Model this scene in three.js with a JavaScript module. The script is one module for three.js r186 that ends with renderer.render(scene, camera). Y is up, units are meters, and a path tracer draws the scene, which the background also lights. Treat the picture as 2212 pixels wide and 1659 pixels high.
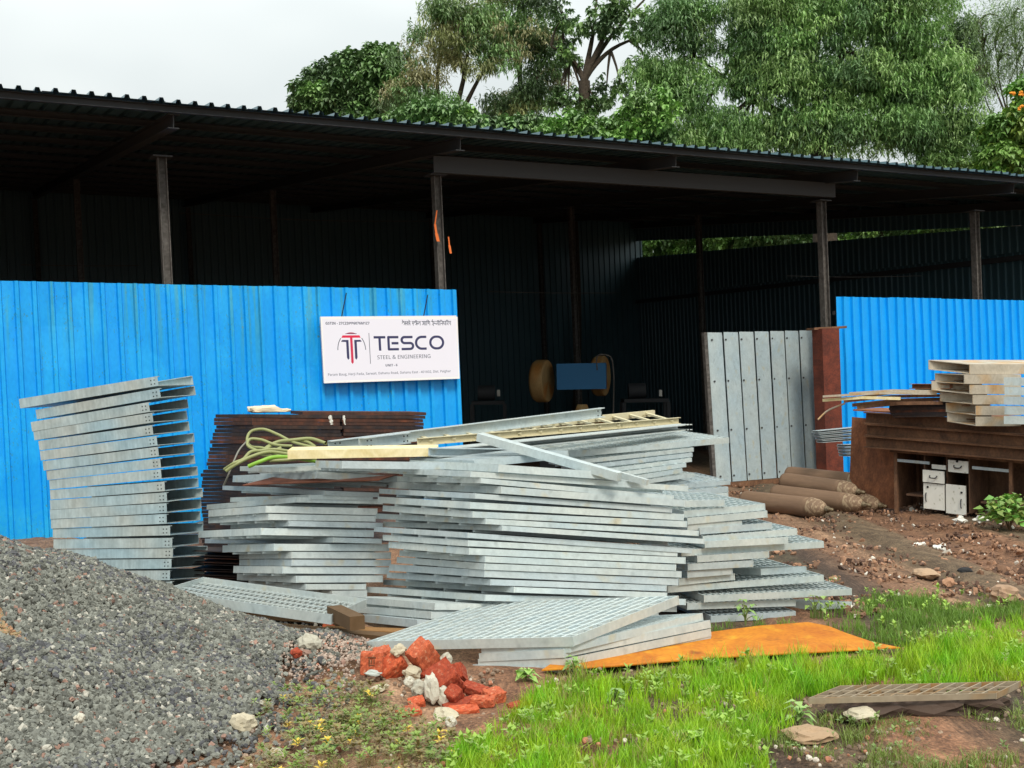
import * as THREE from 'three';
import { mergeGeometries } from 'three/addons/utils/BufferGeometryUtils.js';
import { createNoise2D, createNoise3D } from 'simplex-noise';

// ---------------------------------------------------------------- camera, sky, sun, exposure
const scene = new THREE.Scene();
const FOC = 2600, CX = 1106, CY = 829.5, EYE = 1.5;              // lens in units of a 2212 x 1659 frame
const camera = new THREE.PerspectiveCamera(2 * Math.atan(CY / FOC) * 180 / Math.PI, 4 / 3, 0.1, 3000);
camera.position.set(0, EYE, 0);
camera.rotation.order = 'YXZ';
camera.rotation.set(-0.0063, 0, -0.0147);
camera.updateMatrixWorld(true);

function rng(a) { return () => { a |= 0; a = a + 0x6D2B79F5 | 0; let t = Math.imul(a ^ a >>> 15, 1 | a); t = t + Math.imul(t ^ t >>> 7, 61 | t) ^ t; return ((t ^ t >>> 14) >>> 0) / 4294967296; }; }
const R = rng(12345);
const n2 = createNoise2D(rng(7)), n3 = createNoise3D(rng(8));
const rr = (a, b, f = R) => a + (b - a) * f();
const clamp = (v, a, b) => Math.max(a, Math.min(b, v));
const smooth = (a, b, v) => { const t = clamp((v - a) / (b - a), 0, 1); return t * t * (3 - 2 * t); };
const fbm = (x, y, o = 4) => { let s = 0, a = 0.5, n = 0; for (let i = 0; i < o; i++) { s += a * n2(x, y); n += a; a *= 0.5; x = x * 2.03 + 3.1; y = y * 2.03 + 1.7; } return s / n; };

{ // overcast sky: brighter overhead than at the horizon, with soft cloud
  const w = 1024, h = 512, d = new Float32Array(w * h * 4);
  for (let j = 0; j < h; j++) for (let i = 0; i < w; i++) {
    const el = ((j + 0.5) / h - 0.5) * Math.PI, az = (i + 0.5) / w * 2 * Math.PI;
    const s = Math.sin(el), x = Math.cos(el) * Math.cos(az), z = Math.cos(el) * Math.sin(az);
    let L = 0.2, r = 0.9, g = 1, b = 0.98;
    const k = 1 / (Math.max(s, 0) + 0.35);
    const f = 0.6 * n3(x * k * 1.3, 2.0, z * k * 1.3) + 0.3 * n3(x * k * 3, 5.0, z * k * 3) + 0.13 * n3(x * k * 7, 9.0, z * k * 7);
    if (s > 0) { L = 1.27 * (1 + 2 * s) / 3 * (0.96 + 0.2 * f); r = 0.935 + 0.03 * f; b = 1.0 - 0.02 * f; }
    else L = 0.18;
    const o = (j * w + i) * 4; d[o] = L * r; d[o + 1] = L * g; d[o + 2] = L * b; d[o + 3] = 1;
  }
  const t = new THREE.DataTexture(d, w, h, THREE.RGBAFormat, THREE.FloatType);
  t.mapping = THREE.EquirectangularReflectionMapping; t.magFilter = t.minFilter = THREE.LinearFilter; t.needsUpdate = true;
  scene.background = t; scene.environment = t;
}
const sun = new THREE.DirectionalLight(0xfff6e8, 1.5);
sun.position.set(6, 25, 13); sun.target.position.set(0, 0, -9);
sun.castShadow = true; sun.shadow.radius = 34; sun.shadow.mapSize.set(2048, 2048);
Object.assign(sun.shadow.camera, { left: -22, right: 22, top: 22, bottom: -22, near: 1, far: 90 });
scene.add(sun, sun.target);
const EXPOSURE = 1.55;

// ---------------------------------------------------------------- placing: points of the picture's frame to points in the yard
const V3 = (x, y, z) => new THREE.Vector3(x, y, z);
const ray = (x, y) => { const v = V3((x - CX) / FOC, -(y - CY) / FOC, -1).applyQuaternion(camera.quaternion); return v.multiplyScalar(-1 / v.z); };
const P = (x, y, Z) => ray(x, y).multiplyScalar(Z).add(camera.position);                       // at a depth of Z metres
const G = (x, y, h = 0) => { const r = ray(x, y); return r.multiplyScalar((h - EYE) / r.y).add(camera.position); };  // at a height of h metres
const crop = (ox, oy, k) => (x, y) => [(ox + x / k) * 0.8640625, (oy + y / k) * 0.8640625];
const VH = 0.8640625;

// ---------------------------------------------------------------- naming
const taken = {};
function numbered(n) { const k = taken[n] ?? 0; taken[n] = k + 1; return k ? `${n}_${String(k).padStart(3, '0')}` : n; }
function tag(o, label, category, group, kind) { if (label) o.userData.label = label; if (category) o.userData.category = category; if (group) o.userData.group = group; if (kind) o.userData.kind = kind; return o; }
function thing(name, label, category, pos, group) { const o = new THREE.Group(); o.name = numbered(name); o.position.copy(pos); scene.add(o); return tag(o, label, category, group); }
function part(name, geo, mat, parent, world = true) { // world: geometry given in world coordinates, moved to the parent's origin
  if (world && parent !== scene) geo.translate(-parent.position.x, -parent.position.y, -parent.position.z);
  const m = new THREE.Mesh(geo, mat); m.name = parent === scene ? numbered(name) : name; m.castShadow = m.receiveShadow = true; parent.add(m); return m;
}
function sub(name, geo, mat, parent, root) { geo.translate(-root.position.x, -root.position.y, -root.position.z); const m = new THREE.Mesh(geo, mat); m.name = name; m.castShadow = m.receiveShadow = true; parent.add(m); return m; }
function solo(name, label, category, geo, mat, group) { // a one-mesh thing; its origin at its base
  geo.computeBoundingBox(); const b = geo.boundingBox, c = V3((b.min.x + b.max.x) / 2, b.min.y, (b.min.z + b.max.z) / 2);
  geo.translate(-c.x, -c.y, -c.z); const m = new THREE.Mesh(geo, mat); m.name = numbered(name); m.position.copy(c); m.castShadow = m.receiveShadow = true; scene.add(m); return tag(m, label, category, group);
}
const ORD = ['topmost', 'second', 'third', 'fourth', 'fifth', 'sixth', 'seventh', 'eighth', 'ninth', 'tenth', 'eleventh', 'twelfth', 'thirteenth', 'fourteenth', 'fifteenth', 'sixteenth', 'seventeenth', 'eighteenth', 'nineteenth', 'twentieth'];
const ordinal = (i) => i < 20 ? ORD[i] : i < 29 ? 'twenty-' + ['first', 'second', 'third', 'fourth', 'fifth', 'sixth', 'seventh', 'eighth', 'ninth'][i - 20] : i === 29 ? 'thirtieth' : 'thirty-' + ['first', 'second', 'third', 'fourth', 'fifth', 'sixth', 'seventh', 'eighth', 'ninth'][i - 30];
const layerText = (i) => i ? `${ordinal(i)} layer from the top` : 'the topmost layer';

// ---------------------------------------------------------------- geometry builders (all uv in metres)
function quads(list) { // list of [a,b,c,d] corner vectors, counter-clockwise
  const p = [], uv = [], ix = [];
  for (const [a, b, c, d] of list) {
    const i = p.length / 3, w = a.distanceTo(b), h = a.distanceTo(d), u0 = R() * 7, v0 = R() * 7;
    for (const q of [a, b, c, d]) p.push(q.x, q.y, q.z);
    uv.push(u0, v0, u0 + w, v0, u0 + w, v0 + h, u0, v0 + h); ix.push(i, i + 1, i + 2, i, i + 2, i + 3);
  }
  const g = new THREE.BufferGeometry(); g.setAttribute('position', new THREE.Float32BufferAttribute(p, 3)); g.setAttribute('uv', new THREE.Float32BufferAttribute(uv, 2)); g.setIndex(ix); g.computeVertexNormals(); return g;
}
function hexa(o, U, V, W) { // box spanned by three edge vectors from a corner; V roughly up
  const c = (u, v, w) => o.clone().addScaledVector(U, u).addScaledVector(V, v).addScaledVector(W, w);
  const flip = U.clone().cross(V).dot(W) < 0;
  const f = [[c(0, 0, 1), c(1, 0, 1), c(1, 1, 1), c(0, 1, 1)], [c(1, 0, 0), c(0, 0, 0), c(0, 1, 0), c(1, 1, 0)], [c(1, 0, 1), c(1, 0, 0), c(1, 1, 0), c(1, 1, 1)],
    [c(0, 0, 0), c(0, 0, 1), c(0, 1, 1), c(0, 1, 0)], [c(0, 1, 1), c(1, 1, 1), c(1, 1, 0), c(0, 1, 0)], [c(0, 0, 0), c(1, 0, 0), c(1, 0, 1), c(0, 0, 1)]];
  return quads(flip ? f.map((q) => [...q].reverse()) : f);
}
const UP = V3(0, 1, 0);
function bar(a, b, w, h, up = UP) { // square bar from a to b, a and b on its centre line
  const d = b.clone().sub(a), s = d.clone().cross(up).normalize(), u = s.clone().cross(d).normalize();
  return hexa(a.clone().addScaledVector(s, -w / 2).addScaledVector(u, -h / 2), d, u.multiplyScalar(h), s.multiplyScalar(w));
}
function chan(a, b, w, h, t, up = UP, open = 1) { // C channel from a to b: web and two flanges; open +1/-1 says which side is open
  const d = b.clone().sub(a), s = d.clone().cross(up).normalize(), u = s.clone().cross(d).normalize();
  const at = (x, y) => a.clone().addScaledVector(s, x).addScaledVector(u, y);
  const W = (v, k) => v.clone().multiplyScalar(k), x0 = open > 0 ? -w / 2 : w / 2 - t, xf = open > 0 ? -w / 2 + t : -w / 2;
  return mergeGeometries([hexa(at(x0, -h / 2), d, W(u, h), W(s, t)), hexa(at(xf, h / 2 - t), d, W(u, t), W(s, w - t)), hexa(at(xf, -h / 2), d, W(u, t), W(s, w - t))]);
}
function ibeam(a, b, w, h, t, up = UP) {
  const d = b.clone().sub(a), s = d.clone().cross(up).normalize(), u = s.clone().cross(d).normalize();
  const at = (x, y) => a.clone().addScaledVector(s, x).addScaledVector(u, y), W = (v, k) => v.clone().multiplyScalar(k);
  return mergeGeometries([hexa(at(-t / 2, -h / 2 + t), d, W(u, h - 2 * t), W(s, t)), hexa(at(-w / 2, h / 2 - t), d, W(u, t), W(s, w)), hexa(at(-w / 2, -h / 2), d, W(u, t), W(s, w))]);
}
function tube(pts, r, seg = 24, rad = 7, r2 = r) {
  const c = new THREE.CatmullRomCurve3(pts), g = new THREE.TubeGeometry(c, seg, 1, rad, false), q = g.attributes.position, nn = g.attributes.normal;
  for (let i = 0; i < q.count; i++) { const k = Math.floor(i / (rad + 1)) / seg, e = 1 - (r + (r2 - r) * k); q.setXYZ(i, q.getX(i) - nn.getX(i) * e, q.getY(i) - nn.getY(i) * e, q.getZ(i) - nn.getZ(i) * e); }
  const uv = g.attributes.uv, L = c.getLength(); for (let i = 0; i < uv.count; i++) uv.setXY(i, uv.getX(i) * L, uv.getY(i) * 2 * Math.PI * r);
  return g;
}
function cylAB(a, b, r, rad = 20, r2 = r) { const d = b.clone().sub(a), g = new THREE.CylinderGeometry(r2, r, d.length(), rad, 1); g.applyQuaternion(new THREE.Quaternion().setFromUnitVectors(UP, d.clone().normalize())); const m = a.clone().add(b).multiplyScalar(0.5); return g.translate(m.x, m.y, m.z); }
function ribbed(at, len, pitch, rib, n) { // trapezoidal sheet: at(a, b, lift) gives a point; ribs run along b
  const prof = []; const w = pitch, k = Math.round(len / pitch);
  for (let i = 0; i < k; i++) { const o = i * w; prof.push([o, 0], [o + w * 0.56, 0], [o + w * 0.63, rib], [o + w * 0.84, rib], [o + w * 0.91, 0]); }
  prof.push([k * w, 0]);
  const q = [], p = [], uv = [], ix = [], nrm = [];
  for (let i = 0; i + 1 < prof.length; i++) for (let j = 0; j < n; j++) {
    const c = [[i, j], [i + 1, j], [i + 1, j + 1], [i, j + 1]].map(([a, b]) => [prof[a], b / n]), o = p.length / 3;
    for (const [[s, l], b] of c) { const v = at(s, b, l); p.push(v.x, v.y, v.z); uv.push(...at(s, b, l, true)); }
    ix.push(o, o + 1, o + 2, o, o + 2, o + 3);
  }
  const g = new THREE.BufferGeometry(); g.setAttribute('position', new THREE.Float32BufferAttribute(p, 3)); g.setAttribute('uv', new THREE.Float32BufferAttribute(uv, 2)); g.setIndex(ix); g.computeVertexNormals(); return g;
}
function rock(seed, sub = 2, rough = 0.28, sx = 1, sy = 1, sz = 1) {
  const g = new THREE.IcosahedronGeometry(1, sub), p = g.attributes.position;
  for (let i = 0; i < p.count; i++) { const x = p.getX(i), y = p.getY(i), z = p.getZ(i), e = 1 + rough * (n3(x * 0.9 + seed * 5.3, y * 0.9, z * 0.9) + 0.45 * n3(x * 2.3, y * 2.3 + seed * 3.1, z * 2.3)); p.setXYZ(i, x * e * sx, y * e * sy, z * e * sz); }
  g.computeVertexNormals(); return g;
}
const move = (g, pos, rx = 0, ry = 0, rz = 0, s = 1) => g.applyMatrix4(new THREE.Matrix4().compose(pos, new THREE.Quaternion().setFromEuler(new THREE.Euler(rx, ry, rz)), typeof s === 'number' ? V3(s, s, s) : s));

// ---------------------------------------------------------------- materials
function tex(w, h, fn, srgb = true, rep = null) {
  const d = new Uint8Array(w * h * 4);
  for (let j = 0; j < h; j++) for (let i = 0; i < w; i++) { const c = fn(i / w, j / h, i, j), o = (j * w + i) * 4; d[o] = clamp(c[0], 0, 255); d[o + 1] = clamp(c[1], 0, 255); d[o + 2] = clamp(c[2], 0, 255); d[o + 3] = 255; }
  const t = new THREE.DataTexture(d, w, h); t.wrapS = t.wrapT = THREE.RepeatWrapping; t.magFilter = THREE.LinearFilter; t.minFilter = THREE.LinearMipmapLinearFilter; t.generateMipmaps = true;
  if (srgb) t.colorSpace = THREE.SRGBColorSpace; if (rep) t.repeat.set(...rep); t.needsUpdate = true; return t;
}
const TAU = Math.PI * 2; // seamless noise: walk a torus
const tile = (u, v, f, s = 0) => { const a = u * TAU, b = v * TAU, k = f / TAU; return 0.5 * n3(Math.cos(a) * k + s, Math.sin(a) * k + 3.3 * s, Math.cos(b) * k) + 0.5 * n3(Math.sin(b) * k - s, Math.cos(a) * k + 9.1, Math.sin(a) * k + s * 1.7 + Math.cos(b) * k * 0.6); };
const tfbm = (u, v, f, s = 0) => tile(u, v, f, s) * 0.55 + tile(u, v, f * 2.1, s + 4) * 0.28 + tile(u, v, f * 4.3, s + 8) * 0.17;
const S = (o) => new THREE.MeshStandardMaterial({ side: THREE.DoubleSide, ...o });
const C = (r, g, b) => new THREE.Color().setRGB(r, g, b);
// galvanised steel: mottled zinc
const galvTex = [0, 1, 2, 3].map((s) => tex(256, 256, (u, v) => {
  const a = tfbm(u, v, 9, s * 2.3), b = tile(u, v, 38, s + 1.5) + 0.7 * tile(u, v, 70, s + 3.5), c = tile(u, v, 3, s + 6.2), dk = Math.max(0, tile(u, v, 14, s + 11) - 0.42) * 60, rs = Math.max(0, tile(u, v, 8, s + 17) - 0.5) * 70;
  const l = 208 + a * 15 + b * 7 + c * 6 - dk * 0.7; return [l - 8 + c * 5 + rs * 0.2, l + 2 - rs * 0.3, l + 2 - c * 5 - rs];
}));
const galv = galvTex.map((map, i) => S({ map, color: [C(0.92, 0.94, 0.94), C(0.98, 0.99, 0.98), C(0.84, 0.87, 0.9), C(0.93, 0.92, 0.9)][i], metalness: 0.25, roughness: 0.42 }));
const trayTex = [0, 1].map((s) => tex(512, 128, (u, v) => {
  const a = tfbm(u, v, 7, s * 3.1 + 20), b = tile(u, v, 40, s + 2), st = tile(u, 0.1, 60, s + 5) * 0.6 + tile(u, v * 0.3, 24, s + 9) * 0.6;
  const l = 188 + a * 24 + b * 8 + st * 15, bl = tile(u, v, 2.5, s + 14); return [l - 12 - bl * 14, l + 2, l + 4 + bl * 10];
}));
const trayMat = trayTex.map((map) => S({ map, color: C(0.9, 0.94, 0.95), metalness: 0.25, roughness: 0.42 }));
const beigeTex = tex(256, 128, (u, v) => { const a = tfbm(u, v, 5, 31), r = Math.max(0, tile(u, v, 4, 37) - 0.12); const l = 176 + a * 26 + tile(u, v, 40, 3) * 10; return [l + 8 + r * 10, l - 2 - r * 40, l - 20 - r * 90]; });
const beigeGalv = S({ map: beigeTex, metalness: 0.25, roughness: 0.6 });
const rustTex = tex(512, 512, (u, v) => { const a = tfbm(u, v, 5, 41), b = tile(u, v, 34, 43), c = tfbm(u, v, 12, 47); return [112 + a * 36 + b * 16 + c * 20, 80 + a * 28 + b * 12 + c * 14, 58 + a * 20 + b * 10 + c * 8]; });
const rust = S({ map: rustTex, roughness: 0.9 });
const rustRed = S({ map: rustTex, color: C(0.95, 0.6, 0.55), roughness: 0.85 });
const rustPale = S({ map: rustTex, color: C(1.35, 1.2, 1.1), roughness: 0.9 });
const darkPlateTex = tex(256, 128, (u, v) => { const a = tfbm(u, v, 5, 51), b = tile(u, v, 36, 53); const r = Math.max(0, a + 0.15); return [52 + r * 52 + b * 12, 44 + r * 24 + b * 9, 43 + r * 4 + b * 8]; });
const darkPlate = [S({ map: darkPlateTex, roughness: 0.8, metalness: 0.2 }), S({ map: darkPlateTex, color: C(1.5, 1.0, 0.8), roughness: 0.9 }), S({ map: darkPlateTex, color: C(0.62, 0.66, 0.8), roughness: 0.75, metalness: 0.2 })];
const postTex = tex(128, 512, (u, v) => { const a = tile(u, v, 16, 61), b = tile(u, v, 40, 63), c = tfbm(u, v, 4, 66); const l = 92 + a * 22 + b * 16 + c * 14; return [l, l - 4, l - 8]; });
const postMat = S({ map: postTex, roughness: 0.85, metalness: 0.1 });
const steelDark = S({ color: C(0.05, 0.053, 0.057), roughness: 0.7 });
const roofMat = S({ color: C(0.065, 0.135, 0.16), roughness: 0.4 });   // teal painted sheet, one colour on both sides, for roof and cladding
const innerWall = roofMat;
const blueTex = tex(2048, 512, (u, v) => { // painted sheet: faded and grimy patches, drips and rust freckles below the top edge
  const X = u * 8.2, top = 1 - v;                                        // top: 0 at the upper edge
  const n = fbm(X * 1.6, v * 2.2, 4), fine = fbm(X * 22, v * 30, 2), drip = fbm(X * 9, v * 0.8 + 4, 3);
  let r = 4, g = 163, b = 243;
  const w = smooth(0.05, 0.5, n + 0.1) * 0.35; r += w * 50; g += w * 28; b += w * 6;
  const near = smooth(1.6, 3.2, X) * (1 - smooth(7.6, 8.3, X));
  const st = near * smooth(0.1, 0.5, drip) * (1 - smooth(0.05, 0.42, top + 0.12 * n)) * 0.5;
  r += st * 96; g -= st * 4; b -= st * 80;
  const fr = near * Math.max(0, fbm(X * 30, v * 40, 2) - 0.42) * smooth(0, 0.3, fbm(X * 3, v * 4, 2)) * 1.6; r += fr * 110; g -= fr * 40; b -= fr * 130;
  const mud = smooth(0.3, 0.0, v + 0.12 * n) * 0.35 * smooth(-0.2, 0.4, fine + n); r += mud * 40; g += mud * 5; b -= mud * 40;
  return [r + fine * 7, g + fine * 7, b + fine * 6];
});
const blueFade = S({ map: blueTex, roughness: 0.42, metalness: 0.05 });
const blueTex2 = tex(512, 256, (u, v) => { const f = tile(u, v, 40, 71), a = tfbm(u, v, 4, 73); return [0, 166 + f * 5 + a * 9, 250 + f * 4 + a * 6]; });
const blueNew = S({ map: blueTex2, roughness: 0.4, metalness: 0.05 });
const woodTex = tex(512, 128, (u, v) => { const g = tile(u * 1, v, 3, 81) + 0.5 * Math.sin(v * 60 + tile(u, v, 6, 84) * 9), f = tile(u, v, 50, 86); return [224 + g * 10 + f * 8, 208 + g * 12 + f * 8, 160 + g * 18 + f * 9]; });
const paleWood = S({ map: woodTex, roughness: 0.75 });
const oldWood = S({ map: woodTex, color: C(0.15, 0.1, 0.075), roughness: 0.9 });
const brownWood = S({ map: woodTex, color: C(0.34, 0.2, 0.11), roughness: 0.9 });
const whiteTex = tex(256, 256, (u, v) => { const a = tfbm(u, v, 5, 91), b = Math.max(0, tile(u, v, 24, 93) - 0.45) * 160; const l = 226 + a * 16 - b; return [l, l - 2, l - 12 - b * 0.2]; });
const whitePaint = S({ map: whiteTex, roughness: 0.6 });
const cloth = S({ color: C(0.62, 0.5, 0.36), roughness: 1 });
const black = S({ color: C(0.012, 0.012, 0.013), roughness: 0.9 });

// ---------------------------------------------------------------- ground: yard, gravel heap and rubble hump in one sheet
const moundH = (X, Z) => { const dz = Z - 6.0, d = Math.hypot((X + 3.35) / 2.3, dz / (dz > 0 ? 2.75 : 3.3)); const k = 1 - d + 0.05 * n2(X * 1.1, Z * 1.1); return k > 0 ? 1.09 * (Math.sqrt(k * k + 0.004) - 0.063) * smooth(0, 0.12, k) : 0; };
const humpH = (X, Z) => 0.13 * Math.exp(-(((X + 1.12) / 0.36) ** 2 + ((Z - 6.55) / 0.4) ** 2));
const flat = (X, Z) => 1 - 0.85 * (smooth(-2.6, -2.2, X) * (1 - smooth(2.3, 3.0, X)) * smooth(6.1, 6.6, Z) * (1 - smooth(10.5, 11, Z)));
const yard = (X, Z) => { const far = 1 - smooth(26, 60, Math.hypot(X, Z)); return far * flat(X, Z) * (0.035 * n2(X * 0.5 + 3, Z * 0.5) + 0.02 * n2(X * 1.9, Z * 1.9 + 5) + 0.008 * n2(X * 6, Z * 6) + smooth(1.8, 3.2, X) * (0.03 * n2(X * 0.9, Z * 2.1) + 0.013 * n2(X * 5, Z * 9) + 0.006 * n2(X * 14, Z * 20))) - 0.02; };
const terr = (X, Z) => yard(X, Z) + moundH(X, Z) + humpH(X, Z);
{
  const xs = [], zs = [];
  const steps = (a, b, f) => { const o = []; let x = a; while (x < b) { o.push(x); x += f(x); } o.push(b); return o; };
  const fx = (x) => Math.abs(x) < 5 ? 0.045 : Math.abs(x) < 9 ? 0.15 : Math.abs(x) < 30 ? 2 : 80;
  xs.push(...steps(-900, 900, fx)); zs.push(...steps(-60, 1500, (z) => z > 3.9 && z < 9 ? 0.045 : z > 3 && z < 16 ? 0.08 : z > 16 && z < 40 ? 1.5 : z < 3 ? 1.5 : 90));
  const p = [], uv = [], col = [], ix = [], nx = xs.length;
  const cDirt = [0.36, 0.175, 0.095], cPale = [0.56, 0.34, 0.21], cDark = [0.075, 0.05, 0.042], cGrey = [0.17, 0.165, 0.16], cSoil = [0.12, 0.1, 0.06], cSand = [0.36, 0.27, 0.21], cFar = [0.09, 0.11, 0.05];
  const mix = (a, b, t) => a.map((v, i) => v + (b[i] - v) * t);
  for (const Z of zs) for (const X of xs) {
    const h = terr(X, Z); p.push(X, h, -Z); uv.push(X / 1.7, Z / 1.7);
    let c = mix(cDirt, cPale, smooth(-0.1, 0.65, fbm(X * 0.8, Z * 1.6, 3)));
    c = mix(c, cDark, smooth(0.12, 0.5, fbm(X * 0.55 + 9, Z * 1.1, 4)) * 0.85);                   // wet mud
    const lush = smooth(0.2, 1, X + 0.35) * (1 - smooth(7.3, 8.4, Z)); c = mix(c, cSoil, 0.7 * lush * smooth(-0.5, 0.2, fbm(X * 1.4, Z * 1.4, 2)));
    c = mix(c, cSand, Math.min(1, humpH(X, Z) * 14) * 0.85);
    c = mix(c, cGrey, smooth(0.0, 0.05, moundH(X, Z)));
    c = mix(c, cFar, smooth(30, 45, Math.hypot(X, Z)));
    col.push(...c);
  }
  for (let j = 0; j + 1 < zs.length; j++) for (let i = 0; i + 1 < nx; i++) { const a = j * nx + i; ix.push(a, a + 1, a + nx, a + 1, a + nx + 1, a + nx); }
  const g = new THREE.BufferGeometry(); g.setAttribute('position', new THREE.Float32BufferAttribute(p, 3)); g.setAttribute('uv', new THREE.Float32BufferAttribute(uv, 2)); g.setAttribute('color', new THREE.Float32BufferAttribute(col, 3)); g.setIndex(ix); g.computeVertexNormals();
  const dirt = tex(1024, 1024, (u, v) => { const a = tfbm(u, v, 9, 101), b = tile(u, v, 70, 103), c = tile(u, v, 150, 105), st = Math.max(0, tile(u, v, 44, 107) - 0.35); const l = 188 + a * 70 + b * 44 + c * 44 + st * 110; return [l, l - 3 + a * 5, l - 8 + a * 8]; });
  const dirtB = tex(1024, 1024, (u, v) => { const l = 128 + tfbm(u, v, 9, 101) * 60 + tile(u, v, 70, 103) * 40 + tile(u, v, 150, 105) * 30; return [l, l, l]; }, false);
  const m = part('ground', g, S({ map: dirt, vertexColors: true, roughness: 1, bumpMap: dirtB, bumpScale: 0.018 }), scene); m.userData.kind = 'structure'; m.userData.label = 'brown dirt yard with a gravel heap';
}

// ---------------------------------------------------------------- shed: frame (s along the front, h up, t inwards); the whole frame leans a little to the left
const TH = Math.atan(0.4985), cT = Math.cos(TH), sT = Math.sin(TH), LEAN = 0.0325;
const W = (s, h, t) => { const q = s - LEAN * (h - 3.8); return V3(q * cT - t * sT, h, -14.2 - q * sT - t * cT); };
const onWall = (x, y, t = 0) => { // point of the frame -> [s, h] on the plane at t
  const r = ray(x, y), nrm = V3(-sT, 0, -cT), o = V3(0, 0, -14.2).addScaledVector(nrm, t); const k = o.clone().sub(camera.position).dot(nrm) / r.dot(nrm), p = r.clone().multiplyScalar(k).add(camera.position);
  return [p.clone().sub(o).dot(V3(cT, 0, -sT)) + LEAN * (p.y - 3.8), p.y];
};
const vec = (a, b) => b.clone().sub(a);
const S0 = -9.6, S1 = 10.7, DEEP = 14, EAVE = 4.2, SLOPE = 0.09, EAVET = -0.8;
const roofY = (t) => EAVE + SLOPE * (t - EAVET);
{
  const shed = thing('open_shed', 'long open-fronted workshop shed with corrugated roof on steel posts', 'shed', W(2, 0, 0));
  const posts = [S0, -3.98, -0.89, 4.8, 7.69, 10.6];
  for (const s of posts) { // steel I posts, ragged grey paint
    const a = W(s, -0.1, 0.1), b = W(s, 3.82, 0.1); const g = ibeam(a, b, 0.1, 0.09, 0.01, V3(cT, 0, -sT)); part('post', g, postMat, shed);
    part('cap_plate', hexa(W(s - 0.1, 3.822, 0.0), vec(W(s - 0.1, 3.822, 0), W(s + 0.1, 3.822, 0)), V3(0, 0.014, 0), vec(W(0, 0, 0), W(0, 0, 0.22))), steelDark, shed);
  }
  for (const s of [-3.98, -0.89, 4.8, 7.69]) for (const t of [7, 13.7]) part('post', ibeam(W(s, -0.1, t), W(s, roofY(t) - 0.25, t), 0.1, 0.09, 0.01, V3(cT, 0, -sT)), postMat, shed);
  const rafters = [S0, -6.9, -3.98, -0.89, 1.95, 4.8, 7.69, 10.55];
  for (const s of rafters) part('rafter', ibeam(W(s, roofY(-0.62) - 0.155, -0.62), W(s, roofY(DEEP) - 0.155, DEEP), 0.11, 0.14, 0.009), steelDark, shed);
  for (let k = 0; k < 12; k++) { const t = -0.7 + k * 1.3; part('purlin', chan(W(S0 - 0.3, roofY(t) - 0.048, t), W(S1 + 0.3, roofY(t) - 0.048, t), 0.055, 0.07, 0.004), steelDark, shed); }
  part('header_beam', chan(W(-0.98, 3.93, -0.02), W(4.92, 3.96, -0.02), 0.08, 0.19, 0.008, UP, -1), steelDark, shed);
  const RP = 0.16, NR = 6; // roof sheets of six ribs, laid side by side
  for (let s = S0 - 0.4; s < S1 + 0.4; s += RP * NR) {
    const dy = (Math.round((s - S0) / (RP * NR)) % 2) * 0.008, de = rr(-0.025, 0.02);
    part('roof_sheet', ribbed((a, b, l, uv) => { const t = EAVET + de + b * (DEEP + 0.6 - EAVET); return uv ? [a, t] : W(s + a, roofY(t) + l + dy, t); }, RP * (NR + 1), RP, 0.036, 1), roofMat, shed);
  }
  // ribbed walls behind: back wall closed, right end wall stops short of the roof, left end wall closed
  const wallSheets = (f, len, h0, h1, mat, nm) => { for (let a0 = 0; a0 < len - 0.1; a0 += 1.12) { const L = Math.min(1.28, Math.ceil((len - a0) / 0.16 + 1) * 0.16); part(nm, ribbed((a, b, l, uv) => { const lo = typeof h0 === 'function' ? 3.8 + 0.085 * (a0 + a) : h0, h = lo + b * ((typeof h1 === 'function' ? h1(a0 + a) : h1) - lo); return uv ? [a0 + a, h] : f(a0 + a, h, l + (Math.round(a0 / 1.12) % 2) * 0.006); }, L, 0.16, 0.028, 1), mat, shed); } };
  wallSheets((a, h, l) => W(S0 + a, h, DEEP - l), S1 - S0, -0.05, roofY(DEEP) + 0.03, innerWall, 'wall_sheet');
  wallSheets((a, h, l) => W(S0 + l, h, a), DEEP, -0.05, (a) => roofY(a) - 0.02, innerWall, 'wall_sheet');
  wallSheets((a, h, l) => W(S1 - l, h, a), DEEP, -0.05, (a) => 3.83 + 0.052 * a, innerWall, 'wall_sheet');
  wallSheets((a, h, l) => W(S1 - 0.06 - l, h, a), DEEP - 3, 3.5, (a) => 3.85 + 0.052 * a, roofMat, 'upper_wall_sheet');
  wallSheets((a, h, l) => W(S1 + 0.02 - l, h, a), DEEP, (a) => 0, (a) => roofY(a) + 0.02, innerWall, 'gable_sheet');
  part('girt', bar(W(S1 - 0.07, 3.4, 0), W(S1 - 0.07, 3.4, DEEP), 0.06, 0.09), steelDark, shed);
  // thin wires and a tube lamp bracket inside
  for (const [a, b, sag] of [[[385, 460], [940, 478], 0.05], [[45, 572], [300, 574], 0.01], [[1050, 630], [1330, 633], 0.01], [[1700, 596], [1990, 596], 0.02]]) { const p = P(a[0], a[1], 19), q = P(b[0], b[1], 20.5); part('wire', tube([p, p.clone().lerp(q, 0.5).add(V3(0, -sag, 0)), q], 0.006, 12, 5), postMat, shed); }
}
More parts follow.
